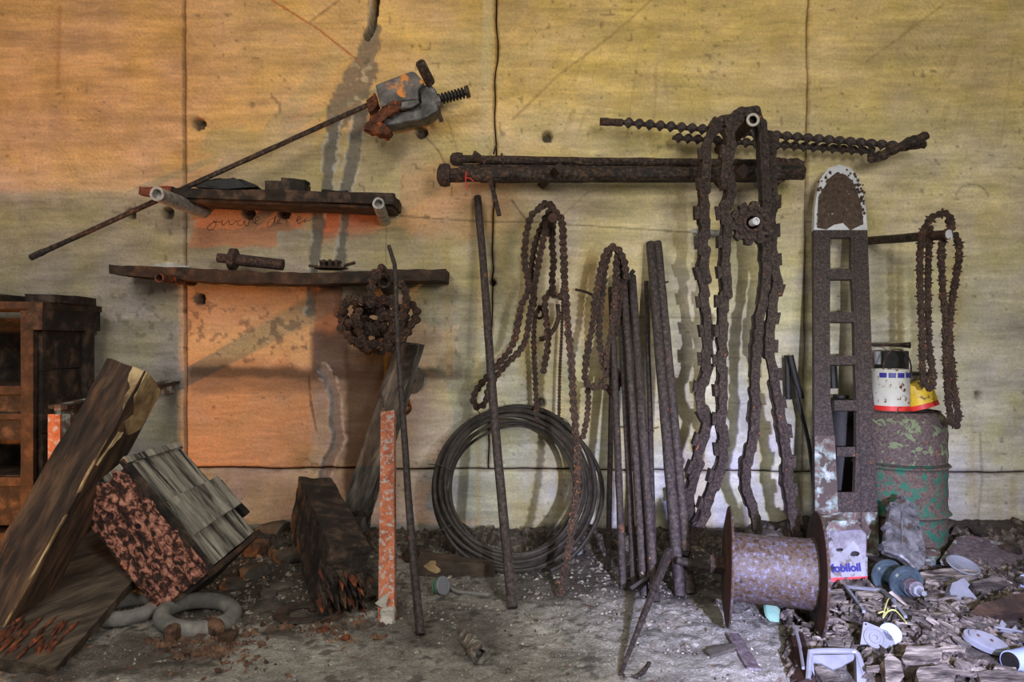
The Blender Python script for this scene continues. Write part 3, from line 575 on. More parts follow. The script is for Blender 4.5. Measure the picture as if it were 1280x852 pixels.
# ---- augers -----------------------------------------------------------------
def auger(name, a, b, r0, pitch, label, shank=None):
    a = Vector(a); b = Vector(b); ax = (b-a).normalized(); L = (b-a).length; u = Vector((0,-1,0)); u = (u-ax*u.dot(ax)).normalized(); s_ = ax.cross(u)
    n = int(L/0.0042); V = []; Fc = []; K = 12
    for i in range(n+1):
        p = a+ax*(L*i/n); ph = 2*math.pi*(L*i/n)/pitch
        for k in range(K):
            an = 2*math.pi*k/K; x = r0*math.copysign(abs(math.cos(an))**0.8, math.cos(an)); y = 0.30*r0*math.sin(an)*(1.5-abs(math.cos(an)))
            V.append(p+u*(x*math.cos(ph)-y*math.sin(ph))+s_*(x*math.sin(ph)+y*math.cos(ph)))
    for i in range(n):
        for k in range(K): Fc.append((i*K+k, i*K+(k+1) % K, i*K+K+(k+1) % K, i*K+K+k))
    Fc += [tuple(range(K-1,-1,-1)), tuple(n*K+k for k in range(K))]
    t = thing(name, (a+b)/2, label, 'auger', 'drill augers on the wall')
    MB().add(V, Fc).build('spiral', M['rod'], t, smooth=True)
    if shank: MB().tube(seg(shank, a, 6), r0*0.72, n=8, jit=0.1).build('shank', M['rust'], t, smooth=True)
    return t
t1 = auger('drill_auger', W(778,153,-0.14), W(1122,183,-0.14), 0.0215, 0.084, 'longer spiral drill steel with plain shank, reaching far beyond the heavy chain', shank=W(750,152,-0.14))
t2 = auger('drill_auger', W(841,172,-0.10), W(1092,190,-0.10), 0.0205, 0.078, 'shorter lower spiral drill steel behind the heavy chain')
def ragged(pts, r, parent, name='bit', m='darkrod', seed=3): return MB().tube(smooth_path(pts, 0.012), r, n=7, jit=0.4, seed=seed).build(name, M[m], parent)
ragged([W(1084,198,-0.16), W(1100,195,-0.18), W(1125,183,-0.2), W(1162,168,-0.22)], 0.018, t2)
ragged([W(1112,186,-0.14), W(1135,183,-0.15), W(1158,180,-0.16)], 0.014, t1, m='rust')

# ---- bundle of pipes across the middle -------------------------------------
PB = [((556,219),(1004,216),-0.20,0.027,'darkrod','thickest bottom pipe of the bundle lying on the wall pegs',24),
      ((572,199),(1000,205),-0.14,0.016,'darkrod','thin upper pipe of the bundle with a knobbly end',24),
      ((574,209),(985,212),-0.13,0.014,'darkrod','middle pipe of the bundle tucked above the thickest one',24),
      ((600,224),(948,223),-0.15,0.015,'black','thin black bar at the underside of the pipe bundle',20)]
for i, (p1, p2, y, r, m, lb, n) in enumerate(PB):
    t = thing('iron_pipe', W((p1[0]+p2[0])/2, (p1[1]+p2[1])/2, y), lb, 'pipe', 'horizontal pipe bundle')
    MB().tube(seg(W(*p1, y), W(*p2, y), n), r, n=12, jit=0.12, seed=i+1).build('shaft', M[m], t)
    if i < 2:
        MB().lathe(W(*p1, y), (-1,0,0), [(-0.02,r*1.35),(0.0,r*1.5),(0.02,r*1.35),(0.03,r*0.7)], n=9, jit=0.2).build('end_knob', M['rust'], t)
t = thing('slotted_bracket', W(985,210,-0.22), 'ragged rusty slotted bracket at the far end of the pipe bundle', 'bracket')
quad = [W(x, y, -0.20) for x, y in ((962,199),(985,197),(1007,200),(1008,208),(1003,219),(985,222),(975,229),(962,224))]
MB().prism(quad, (0,0.04,0)).build('plate', M['rust'], t, sub=3, disp=0.006, ds=0.02)
tag(MB().tube(seg(W(972,210,-0.215), W(1000,210,-0.215), 4), 0.010, n=8, jit=0.1).build('slot_bar', M['black'], t), 'black bar in the slot')
for (pp, r, lb) in (([(592,191),(597,194),(609,204)], 0.011, 'bent flat hook over the top of the pipe bundle'), ([(612,226),(617,240),(624,270)], 0.010, 'rusty bent bar hanging below the pipe bundle')):
    rod('bent_bar', smooth_path([W(x, y, -0.22) for x, y in pp], 0.01), r, M['rust'], lb, 'bar', n=6, jit=0.12, smooth=False)
for (x, y0, y1, mm, lb) in ((574,209,218,'rust','rusty tie beside the knobbly end of the thickest pipe'), (627,192,204,'rod','pale wire tie standing over the thin upper pipe'), (638,213,222,'rod','wire tie on the thickest pipe, first past the hanging bar'), (645,216,221,'rod','shortest wire tie on the thickest pipe, second past the hanging bar')):
    tag(MB().tube([W(x, y0, -0.235), W(x+1, (y0+y1)/2, -0.25), W(x+2, y1, -0.235)], 0.005, n=5).build('wire_tie', M[mm]), lb, 'wire', 'wire ties on the pipe bundle')
MB_ = MB(); MB_.tube(smooth_path([W(583,214,-0.235), W(582,222,-0.24), W(583,230,-0.24), W(585,237,-0.235)], 0.006), 0.0022, n=5); MB_.tube(smooth_path([W(582,222,-0.24), W(588,223,-0.24), W(593,228,-0.24)], 0.006), 0.002, n=5)
tag(MB_.build('red_string', M['redstring']), 'thin red string dangling from the thick end of the pipe bundle', 'string')
rod('bent_nail', [W(620,182,-0.05), W(617,192,-0.1)], 0.004, M['rust'], 'thin nail standing up from the pipe bundle at the open joint', 'nail', n=6)

# ---- chains -----------------------------------------------------------------
def peanut(L, r, th, waist=0.62, k=6):
    """two-lobed link plate, long axis X, thickness along Y, centred"""
    P = []
    for i in range(k+1): a = -math.pi/2+math.pi*i/k; P.append((L/2+r*math.cos(a)*0.9, r*math.sin(a)))
    P.append((0, r*waist))
    for i in range(k+1): a = math.pi/2+math.pi*i/k; P.append((-L/2+r*math.cos(a)*0.9, r*math.sin(a)))
    P.append((0, -r*waist))
    mb = MB(); mb.prism([(x, -th/2, z) for x, z in P], (0, th, 0)); return mb
def link_mesh(name, mb, m):
    o = mb.build(name, m); me = o.data; me2 = me.copy(); off = o.location.copy()
    for v in me2.vertices: v.co += off
    bpy.data.objects.remove(o); return me2
mb = peanut(0.026, 0.0138, 0.011); mb.lathe((-0.013,0.010,0), (0,-1,0), [(0,0.006),(0.020,0.006)], n=6); mb.lathe((0.013,0.010,0), (0,-1,0), [(0,0.006),(0.020,0.006)], n=6)
SL = link_mesh('link', mb, M['chain'])
mb = peanut(0.026, 0.0125, 0.013); mb.prism([(-0.006,-0.004,0.010),(0.006,-0.004,0.010),(0.001,-0.004,0.024)], (0,0.006,0)); mb.prism([(-0.006,-0.004,-0.010),(0.006,-0.004,-0.010),(-0.001,-0.004,-0.024)], (0,0.006,0))
SPK = link_mesh('link', mb, M['chain'])
def big_link(tooth):
    mb = peanut(0.062, 0.0185, 0.010, 0.88)
    mb.add([(v[0]*0.92, v[1]+0.016, v[2]*0.92) for v in peanut(0.062, 0.018, 0.010, 0.85).v], peanut(0.062, 0.018, 0.010, 0.85).f)
    mb.add([(v[0], v[1]+0.032, v[2]) for v in peanut(0.062, 0.0185, 0.010, 0.88).v], peanut(0.062, 0.0185, 0.010, 0.88).f)
    for x in (-0.031, 0.031): mb.lathe((x,0.042,0), (0,-1,0), [(0,0.009),(0.053,0.009)], n=7)
    if tooth:
        mb.hexa([(-0.026,-0.004,0.014),(0.020,-0.004,0.014),(0.020,0.03,0.014),(-0.026,0.03,0.014),(-0.028,-0.004,0.034),(0.022,-0.004,0.031),(0.022,0.026,0.031),(-0.028,0.026,0.034)])
    return mb
BL = link_mesh('link', big_link(False), M['bigchain']); BT = link_mesh('toothed_link', big_link(True), M['bigchain'])
def chain(name, paths, meshes, pitch, label, cat='chain', group=None, side=1, wob=0.12, seed=1, scale=1.0, every=1, grow=None, twist=0.0):
    g = random.Random(seed); P0 = paths[0][0]; t = thing(name, P0, label, cat, group)
    for pts in paths:
        q = smooth_path(pts, pitch*scale)
        for i in range(len(q)-1):
            a, b = q[i], q[i+1]; ax = (b-a).normalized(); yv = Vector((0,1,0)); yv = (yv-ax*yv.dot(ax))
            if yv.length < 0.2: yv = Vector((1,0,0))-ax*ax.x
            yv.normalize(); zv = ax.cross(yv)*side; yv2 = zv.cross(ax)
            m_ = Matrix((ax, yv2, zv)).transposed().to_4x4() @ Matrix.Rotation(g.uniform(-1, 1)*wob, 4, 'Y') @ Matrix.Rotation(g.uniform(-1, 1)*wob*1.6+twist, 4, 'X')
            me = meshes[i % len(meshes)]
            o = bpy.data.objects.new(me.name.split('.')[0], me); COL.objects.link(o); o.parent = t
            m_.translation = (a+b)/2-t.location; s = scale*(1+0.08*g.uniform(-1, 1))
            o.matrix_local = m_ @ Matrix.Diagonal((s, s, s, 1))
    return t
def PW(l, y, y2=None):
    n = len(l); return [W(x, z, y if y2 is None else y+(y2-y)*i/(n-1)) for i, (x, z) in enumerate(l)]
sm = [SL]
chain('roller_chain', [PW([(680,257),(664,270),(657,300),(656,330),(661,360),(651,384),(641,430),(615,464),(594,490),(592,503),(600,509),(608,500),(612,482),(634,454),(655,430),(664,384),(671,340),(679,300),(686,272),(692,264)], -0.26, -0.20)], sm, 0.027, 'roller chain looping down and off toward the bent leaning pipe', group='chains on the red peg', seed=3)
chain('roller_chain', [PW([(676,258),(684,254),(692,262),(702,276),(704,300),(705,330),(706,352),(708,380),(710,410),(714,450),(716,490),(719,530),(722,570),(721,610),(716,650),(710,690),(703,725),(697,752)], -0.24, -0.74)], sm, 0.027, 'longest roller chain, falling past the front of the wire coil to the floor', group='chains on the red peg', seed=4)
chain('roller_chain', [PW([(690,258),(674,290),(666,320),(664,350),(668,375),(662,392)], -0.17, -0.15)], sm, 0.027, 'short doubled strand close behind the looping roller chain', group='chains on the red peg', seed=5)
chain('roller_chain', [PW([(692,275),(690,300),(692,330),(690,352),(693,368),(702,370),(706,358)], -0.18, -0.22)], sm, 0.027, 'roller chain strand inside the peg loop joining the longest one', group='chains on the red peg', seed=6)
chain('roller_chain', [PW([(687,366),(681,375),(683,400),(685,425),(682,450),(678,468)], -0.2, -0.2)], sm, 0.026, 'short loose roller chain end dangling beside the longest one', group='chains on the red peg', seed=7)
chain('roller_chain', [PW([(675,384),(669,396),(667,430),(669,470),(671,528)], -0.12, -0.12)], sm, 0.026, 'thin straight roller chain ending over the top of the wire coil', group='chains on the red peg', seed=8, scale=0.8)
chain('roller_chain', [PW([(704,350),(702,420),(700,460),(699,500),(698,558)], -0.1, -0.1)], sm, 0.026, 'thinnest dark chain hanging straight behind the longest one', group='chains on the red peg', seed=9, scale=0.5)
t = thing('loop_hook', W(676,400,-0.1), 'small dark iron hook ring among the hanging roller chains', 'hook')
MB().tube([W(674+5*math.cos(a), 392+6*math.sin(a), -0.1) for a in [i*math.pi/6 for i in range(12)]], 0.006, n=6, closed=True).build('ring', M['rust'], t)
MB().tube(smooth_path([W(697,380,-0.12), W(698,398,-0.12), W(690,415,-0.12), W(680,423,-0.12), W(671,423,-0.12)], 0.015), 0.009, n=7, jit=0.1).build('arm', M['darkrod'], t)
# second group on the cable hook
chain('roller_chain', [PW([(783,345),(779,322),(768,309),(757,316),(750,340),(744,375),(741,405),(735,435),(731,468),(735,480),(748,484),(756,470),(763,461),(772,464),(776,473),(772,484),(762,489),(754,480)], -0.26, -0.24)], sm, 0.026, 'roller chain over the rod tops, its end coiled in a small ring', group='chains over the rod tops', seed=11)
chain('roller_chain', [PW([(764,310),(756,335),(753,370),(749,400),(750,430),(755,462)], -0.22, -0.22)], sm, 0.026, 'middle strand of chain just inside the outer loop over the rods', group='chains over the rod tops', seed=12)
chain('roller_chain', [PW([(772,312),(770,340),(769,370),(766,400),(762,430),(757,458)], -0.24, -0.24)], sm, 0.026, 'chain strand hanging in front of the rod tops down to the small ring', group='chains over the rod tops', seed=13)
chain('roller_chain', [PW([(776,318),(778,345),(776,375),(772,400),(768,425)], -0.21, -0.2)], sm, 0.026, 'chain strand touching the bundled rods, shortest over them', group='chains over the rod tops', seed=14)
chain('roller_chain', [PW([(735,482),(735,510),(732,532),(728,548)], -0.2, -0.2)], sm, 0.026, 'chain tail hanging below the small coiled ring', group='chains over the rod tops', seed=15, scale=0.85)
rod('cable_stub', smooth_path([W(720,362,-0.05), W(730,364,-0.1), W(742,369,-0.18)], 0.02), 0.006, M['darkrod'], 'short bent iron pin sticking out beside the chains over the rods', 'pin', n=6)
# spiky chain on the long bar peg
chain('spiked_chain', [PW([(1153,440),(1152,400),(1150,350),(1151,305),(1157,282),(1168,270),(1180,266),(1188,272),(1190,284)], -0.5), PW([(1190,284),(1178,300),(1177,330),(1179,370),(1182,400),(1182,440),(1184,480),(1187,515),(1193,533),(1198,522),(1193,490),(1189,450),(1187,410),(1191,370),(1196,340),(1199,315),(1196,296),(1188,290)], -0.52), PW([(1190,282),(1184,276)], -0.5), PW([(1153,440),(1153,465),(1157,482),(1164,484),(1166,468),(1162,440),(1160,400),(1160,350),(1161,310),(1163,280)], -0.5, -0.46)], [SPK, SL], 0.027, 'spiky rusty chain in two long loops on the bright-ended bar peg', seed=21, wob=0.2, scale=0.85)
# tangled clump
g = random.Random(5); paths = [PW([(462,380),(463,362),(468,345),(474,336),(484,340),(496,350),(508,366),(506,382),(502,395)], -0.32)]
for k in range(7):
    c0 = (455+g.uniform(-14, 26), 402+g.uniform(-16, 18)); rx = g.uniform(14, 30); ry = g.uniform(12, 28); a0 = g.uniform(0, 6.3)
    paths.append([W(c0[0]+rx*math.cos(a0+a), c0[1]+ry*math.sin(a0+a*g.choice((1,1.15))), -0.22+0.07*math.sin(a*2+k)) for a in [i*0.45 for i in range(14)]])
paths.append(PW([(500,425),(504,400),(508,384),(518,382),(521,392),(516,405),(506,418),(498,430),(480,440)], -0.27))
paths.append(PW([(424,395),(432,380),(450,374),(470,380),(486,372),(494,385),(490,410),(474,432),(450,430),(430,415),(424,395)], -0.28))
chain('tangled_chain', paths, sm, 0.027, 'tangled clump of rusty chain with orange flecks under the long plank', seed=25, wob=0.5, scale=1.12)
tag(bpy.data.objects['tangled_chain'], None, None)
# heavy cutter chain
SGN = -1
A_ = [(918,146),(898,154),(884,176),(881,205),(878,240),(877,270),(879,300),(876,335),(879,360),(880,395),(884,430),(881,460),(873,500),(884,522),(875,550),(869,578),(862,602),(862,632),(866,655)]
B_ = [(920,150),(909,168),(911,195),(905,212),(910,240),(905,262),(906,290),(902,320),(905,352),(902,385),(900,420),(901,455),(899,490),(901,530),(901,570),(892,598),(882,625),(872,650),(865,676)]
C_ = [(912,150),(926,140),(942,138),(951,152),(955,178),(956,215),(959,250),(957,290),(958,330),(957,360),(951,390),(947,430),(944,470),(945,510),(942,548),(934,580),(932,606),(940,630),(947,655),(944,680)]
D_ = [(962,170),(965,200),(966,240),(964,290),(968,330),(972,352),(966,378),(964,405),(961,430),(966,460),(972,495),(978,530),(983,565),(985,600),(989,630),(993,655),(998,678)]
chain('cutter_chain', [PW(A_, -0.40, -0.30)], [BL, BT], 0.058, 'heavy toothed cutter chain, outer strand nearer the bundled rods', group='heavy cutter chains', side=SGN, seed=31, wob=0.13, scale=0.92)
chain('cutter_chain', [PW(B_, -0.43, -0.36)], [BT, BL], 0.058, 'heavy toothed cutter chain, inner strand whose foot curls behind the spool', group='heavy cutter chains', side=SGN, seed=32, wob=0.13, scale=0.92)
chain('cutter_chain', [PW(C_, -0.44, -0.34)], [BL, BL], 0.058, 'heavy cutter chain bent over the white-rimmed peg and passing the sprocket', group='heavy cutter chains', side=-SGN, seed=33, wob=0.13, scale=0.92)
chain('cutter_chain', [PW(D_, -0.38, -0.36)], [BT, BL], 0.058, 'heavy toothed cutter chain strand closest to the tall guide bar', group='heavy cutter chains', side=-SGN, seed=34, wob=0.13, scale=0.92)
# sprocket
c = W(939,279,-0.43); t = thing('drive_sprocket', c, 'round rusty toothed drive sprocket on a bright pin in front of the heavy chain', 'sprocket')
n = 40; prof = []
for k in range(n*2):
    an = 2*math.pi*k/(n*2); tooth = 1 if (k % 8) < 5 else 0; r = 0.078 if tooth else 0.064; prof.append(c+Vector((r*math.cos(an), 0, r*math.sin(an))))
MB().prism([p+Vector((0,-0.012,0)) for p in prof], (0,0.03,0)).build('toothed_disc', M['bigchain'], t)
MB().lathe(c, (0,-1,0), [(-0.01,0.034),(0.022,0.034),(0.022,0.024),(0.012,0.022)], n=20, jit=0.04).build('hub', M['rust'], t, smooth=True)
for k in range(9):
    an = 2*math.pi*k/9+0.3; q = c+Vector((0.052*math.cos(an), -0.012, 0.052*math.sin(an)))
    MB().lathe(q, (0,-1,0), [(0,0.011),(0.01,0.010),(0.01,0.003)], n=8).build('bolt_head', M['rust'], t)
tag(MB().lathe(c+Vector((0,-0.01,0)), (0.15,-1,0.05), [(0,0.014),(0.03,0.014),(0.03,0.009),(0.02,0.009)], n=14).build('bore_tube', M['whitenose'], t, smooth=True), 'bright steel tube end')

# ---- guide bar --------------------------------------------------------------
p0 = W(1047,208,-0.06); p1 = W(1055,700,-0.42); n_ = (p1-p0).cross(Vector((1,0,0))).normalized()
if n_.y > 0: n_ = -n_
def GB(x, y, d=0.0): return Q(x, y, p0, n_)+n_*d
t = thing('guide_bar', GB(1055,698), 'tall rusty chainsaw guide bar with ladder windows and white nose, leaning on the wall', 'guide bar')
def xl(y): return 1014.5+(y-290)*0.003
def xr(y): return 1081+(y-290)*0.036
WIN = [(1035,1061,299,338),(1035,1064,351,392),(1034.5,1065,404,446),(1035,1067,457,501),(1041,1067,514,559),(1044,1065,571,615)]
mb = MB(); V = []; Fc = []
def cell(mb, pts, th=0.022): mb.prism([GB(x, y, th) for x, y in pts], -n_*th)
ys = [290]
mb = MB()
cell(mb, [(xl(290),290),(WIN[0][0],290),(WIN[0][0],299),(1035,338),(1034.5,404),(1035,501),(1041,559),(1044,615),(1044,640),(xl(640),640)])
cell(mb, [(WIN[0][1],290),(xr(290),290),(xr(640),640),(1065,640),(1065,615),(1067,559),(1067,501),(1065,446),(1064,392),(1061,338)])
prev = 290
for (a, b, y0, y1), nx in zip(WIN, WIN[1:]+[None]):
    cell(mb, [(a-1,prev),(b+1,prev),(b+1,y0),(a-1,y0)], 0.0215); prev = y1
cell(mb, [(1043,615),(1066,615),(1066,640),(1043,640)], 0.0215)
mb.build('blade_frame', M['barsteel'], t)
cell(mb := MB(), [(1054,292),(1068,292),(1073,640),(1064,640),(1064,560)], 0.0222)
mb = MB(); cell(mb, [(xl(640),640),(xr(640),640),(xr(694),694),(1073,694),(1072,672),(1030,672),(1028,694),(xl(694),694)]); tag(mb.build('bar_foot', M['barpaint'], t), 'foot with flaking green and white paint')
mb = MB(); cell(mb, [(xl(545),545),(1040,545),(1043,615),(1044,641),(xl(641),641)], 0.0235); tag(mb.build('painted_strip', M['barpaint'], t), 'strip of green and white paint')
arc = [(xl(290),290),(xl(290)+1,262),(1019,240),(1024,224),(1033,213),(1046,209),(1060,213),(1070,225),(1075,242),(1079,265),(xr(290),290)]
mb = MB(); cell(mb, arc, 0.023); tag(mb.build('nose_plate', M['whitenose'], t), 'bare white steel nose')
patch = []
g = random.Random(8)
for x, y in ((1019,286),(1020,268),(1021,250),(1027,236),(1033,226),(1042,219),(1055,221),(1064,231),(1070,246),(1074,262),(1076,284),(1060,289),(1052,281),(1040,283),(1030,289)):
    patch.append((x+g.uniform(-1.5, 1.5), y+g.uniform(-1.5, 1.5)))
mb = MB(); mb.prism([GB(x, y, 0.025) for x, y in patch], -n_*0.004); tag(mb.build('rust_patch', M['nosepatch'], t), 'crusted rust patch')
for k in range(190):
    x = g.uniform(1018, 1079); y = g.uniform(214, 284); 
    if abs(x-1047) > 30-(max(0, 234-y))*0.8: continue
    r = g.uniform(0.6, 2.4); 
    MB().prism([GB(x+r*math.cos(a), y+r*math.sin(a)*1.1, 0.0245) for a in [i*1.05 for i in range(6)]], -n_*0.003).build('rust_fleck', M['nosepatch'], t)
for x, y in ((1039,648),(1039,655),(1071,650),(1071,657)):
    MB().lathe(GB(x, y, 0.0235), -n_, [(0,0.006),(0.004,0.006)], n=10).build('rivet_hole', M['black'], t)
mb = MB(); mb.tube([GB(1063.5,292,0.022), GB(1074,690,0.022)], 0.003, n=4); mb.build('ridge', M['barsteel'], t)

# tall bars behind it
rod('black_tongs', seg(W(985,446,-0.05), W(988,505,-0.08), 3), [0.014,0.016,0.018,0.015], M['black'], 'black handle of the tongs leaning beside the guide bar', 'tool', n=8)
bpy.data.objects.remove(bpy.data.objects['black_tongs'])
t = thing('long_tongs', W(1010,560,-0.08), 'black long-handled tongs leaning on the wall between heavy chain and guide bar', 'tongs')
MB().tube(smooth_path(PW([(984,444),(985,470),(986,505)], -0.05), 0.03), 0.013, n=8).build('handle', M['black'], t, smooth=True)
MB().tube(smooth_path(PW([(988,444),(994,470),(1003,502)], -0.08), 0.03), 0.013, n=8).build('handle', M['black'], t, smooth=True)
MB().tube(smooth_path(PW([(990,460),(1000,510),(1012,560),(1020,640)], -0.06, -0.16), 0.05), 0.008, n=6).build('shaft', M['black'], t, smooth=True)
t = thing('black_canister', W(1058,690,-0.1), 'black canister seen through the lower windows of the guide bar', 'canister')
MB().lathe((1.32,-0.11,0.03), (0,0,1), [(0,0.085),(0.50,0.085),(0.535,0.07),(0.55,0.03),(0.56,0.03)], n=24).build('body', M['black'], t, smooth=True)
tag(MB().tube([W(1040,450,-0.1), W(1042,485,-0.1)], 0.018, n=10).build('neck', M['black'], t), 'narrow black neck')

# ---- drum and cans ------------------------------------------------------------
DC = Vector((1.475,-0.26,0.02)); H = 0.525; rr = 0.158
t = thing('oil_drum', DC, 'small rusted steel drum with green paint remains standing behind the guide bar', 'drum')
pr = []
for k in range(100):
    z = H*k/99; r = rr+0.0012*math.sin(z*90)
    for zc in (0.15, 0.325): r += 0.013*math.exp(-((z-zc)/0.0065)**2)
    if z > H-0.03: r -= (z-(H-0.03))*0.9
    if z < 0.15: r -= 0.0
    pr.append((z, r))
MB().lathe(DC, (0,0,1), [q for q in pr if q[0] <= 0.34], n=48, cap=(True, False), jit=0.008).build('lower_shell', M['drum'], t, smooth=True)
tag(MB().lathe(DC, (0,0,1), [q for q in pr if q[0] >= 0.325]+[(H, rr-0.02),(H-0.008,rr-0.03)], n=48, cap=(False, True), jit=0.008).build('upper_shell', M['drumtop'], t, smooth=True), 'brown rusted shoulder of the drum')
def lie(z): return DC.z+H+z
zt = DC.z+H
t = thing('paint_can', W(1113,515,-0.28), 'rust-speckled white can with blue print and red base band on the drum', 'can')
cc = W(1113,515,-0.30); cc.z = zt-0.003; ax = Vector((0,0,1)); Rr = 0.066
MB().lathe(cc, ax, [(0,Rr),(0.004,Rr+0.002),(0.008,Rr)], n=32).build('bottom_rim', M['rust'], t, smooth=True)
tag(MB().lathe(cc, ax, [(0.008,Rr),(0.026,Rr)], n=32, cap=(False, False)).build('red_band', M['red'], t, smooth=True), 'red band')
MB().lathe(cc, ax, [(0.026,Rr),(0.152,Rr),(0.156,Rr+0.003),(0.160,Rr),(0.160,Rr-0.008),(0.145,Rr-0.01)], n=32, cap=(False, True)).build('body', M['whitecan'], t, smooth=True)
for a0, a1 in ((-150,-128),(-123,-102),(-97,-75),(-69,-40),(-35,-10)):
    V = []
    for k in range(6):
        an = R(a0+(a1-a0)*k/5)
        for z in (0.130, 0.148): V.append(cc+Vector(((Rr+0.0012)*math.cos(an), (Rr+0.0012)*math.sin(an), z)))
    tag(MB().add(V, [(2*k, 2*k+2, 2*k+3, 2*k+1) for k in range(5)]).build('printed_block', M['navy'], t), 'navy blue printed block')
MB().tube([cc+Vector((0.052*math.cos(a)+0.004, -0.04, 0.150+0.085*math.sin(a)**0.8)) for a in [math.pi*i/14 for i in range(15)]], 0.0028, n=6).build('wire_handle', M['rust'], t, smooth=True)
t = thing('paint_tin', W(1152,505,-0.2), 'dented yellow tin with red band tipped over on the drum edge', 'can')
a = W(1153,517,-0.30); a.z = zt+0.012; ax = Vector((-0.25,0.1,0.9)).normalized(); Rt = 0.056
tag(MB().lathe(a, ax, [(0,Rt+0.002),(0.018,Rt)], n=28, cap=(True, False), jit=0.04).build('red_band', M['red'], t, smooth=True), 'red band')
MB().lathe(a, ax, [(0.018,Rt),(0.06,Rt),(0.098,Rt-0.003),(0.100,Rt-0.01)], n=28, cap=(False, True), jit=0.04).build('body', M['yellow'], t, smooth=True)
t = thing('grey_tin', W(1140,480,-0.2), 'plain grey tin with dark lid behind the yellow tin', 'can')
a = W(1139,500,-0.16); a.z = zt
MB().lathe(a, (0,0,1), [(0,0.062),(0.13,0.062)], n=26).build('body', M['stone'], t, smooth=True); MB().lathe(a+Vector((0,0,0.13)), (0,0,1), [(0,0.066),(0.010,0.066)], n=26).build('lid', M['black'], t)
t = thing('black_tin', W(1117,460,-0.12), 'black square tin standing highest, behind the white can on the drum', 'can')
a = W(1116,450,-0.14); MB().box((a.x, -0.13, (a.z+0.03+zt)/2), (0.10, 0.08, a.z+0.045-zt)).build('body', M['black'], t, bevel=0.004)
rod('flat_file', seg(W(1088,431,-0.17), W(1126,431,-0.19), 4)+[W(1138,431,-0.2)], [0.006,0.006,0.006,0.007,0.008,0.013], M['rust'], 'rusty rod with a rounded knob lying on the black square tin', 'tool', n=8)
tag(MB().lathe(W(1097,455,-0.22), (0,0,1), [(0,0.012),(0.05,0.012)], n=10).build('glass_vial', M['enamel']), 'small pale vial half hidden by the guide bar above the cans', 'vial')

# oil can on the floor
t = thing('oil_can', G(1055,737), 'battered white oil can with blue lettering and pink-red base at the guide bar foot', 'can')
yc = G(1055,735).y+0.04
def OC(x, y, d=0.0): return W(x, y, yc+d+0.12*(735-y)/300)
f_ = [(1026,733),(1083,731),(1083,662),(1026,668)]
def slab(pts, d, th, name, m, par, **k):
    return MB().prism([OC(x, y, -d) for x, y in pts], (0.01, th, 0)).build(name, m, par, **k)
slab([(1026,735),(1060,737),(1083,731),(1084,668),(1076,660),(1050,662),(1034,661),(1025,672)], 0.0, 0.085, 'body', M['oildull'], t, bevel=0.004)
slab([(1027,722),(1027,690),(1040,684),(1056,687),(1066,676),(1073,684),(1078,700),(1081,696),(1081,721)], 0.0015, 0.003, 'white_label', M['oilcan'], t)
tag(slab([(1030,722),(1081,720),(1081,730),(1060,736),(1050,735),(1049,728),(1030,724)], 0.0016, 0.003, 'red_band', M['pinkred'], t), 'pink-red band')
tag(slab([(1026,735),(1025,724),(1048,729),(1048,735)], 0.003, 0.006, 'dent_scrap', M['hood'], t), 'bare dented metal patch')
cu = bpy.data.curves.new('lettering', 'FONT'); cu.body = 'Mobiloil'; cu.size = 0.036; cu.extrude = 0.0006; cu.offset = 0.0015
fo = bpy.data.objects.new('lettering', cu); COL.objects.link(fo); dg = bpy.context.evaluated_depsgraph_get(); me = bpy.data.meshes.new_from_object(fo.evaluated_get(dg)); bpy.data.objects.remove(fo)
me.materials.clear(); me.materials.append(M['navy'])
fo = bpy.data.objects.new('lettering', me); COL.objects.link(fo); fo.parent = t
wdt = max(v.co.x for v in me.vertices)-min(v.co.x for v in me.vertices); pa = OC(1033,715,-0.003); pb = OC(1076,713,-0.003); sc = (pb-pa).length/wdt
d_ = (pb-pa).normalized(); upv = (OC(1033,690,-0.003)-pa); upv = (upv-d_*upv.dot(d_)).normalized(); nn = d_.cross(upv)
fo.matrix_local = Matrix.Translation(pa-t.location) @ Matrix((d_, upv, nn)).transposed().to_4x4() @ Matrix.Diagonal((sc, sc, sc, 1)); tag(fo, 'blue lettering')
for x, y, r in ((1039,710,2.6),(1048,687,3),(1067,692,4)):
    slab([(x+r*math.cos(a)*g.uniform(.7, 1.2), y+r*math.sin(a)*g.uniform(.6, 1)) for a in [i*0.9 for i in range(7)]], 0.0045, 0.003, 'rust_hole', M['black'], t)
tag(MB().prism([OC(x, y, -0.02) for x, y in ((1032,664),(1078,662),(1074,655),(1060,650),(1036,652))], (0,0.07,0)).build('crushed_top', M['barpaint'], t, sub=2, disp=0.004, ds=0.02), 'crushed rusty top')

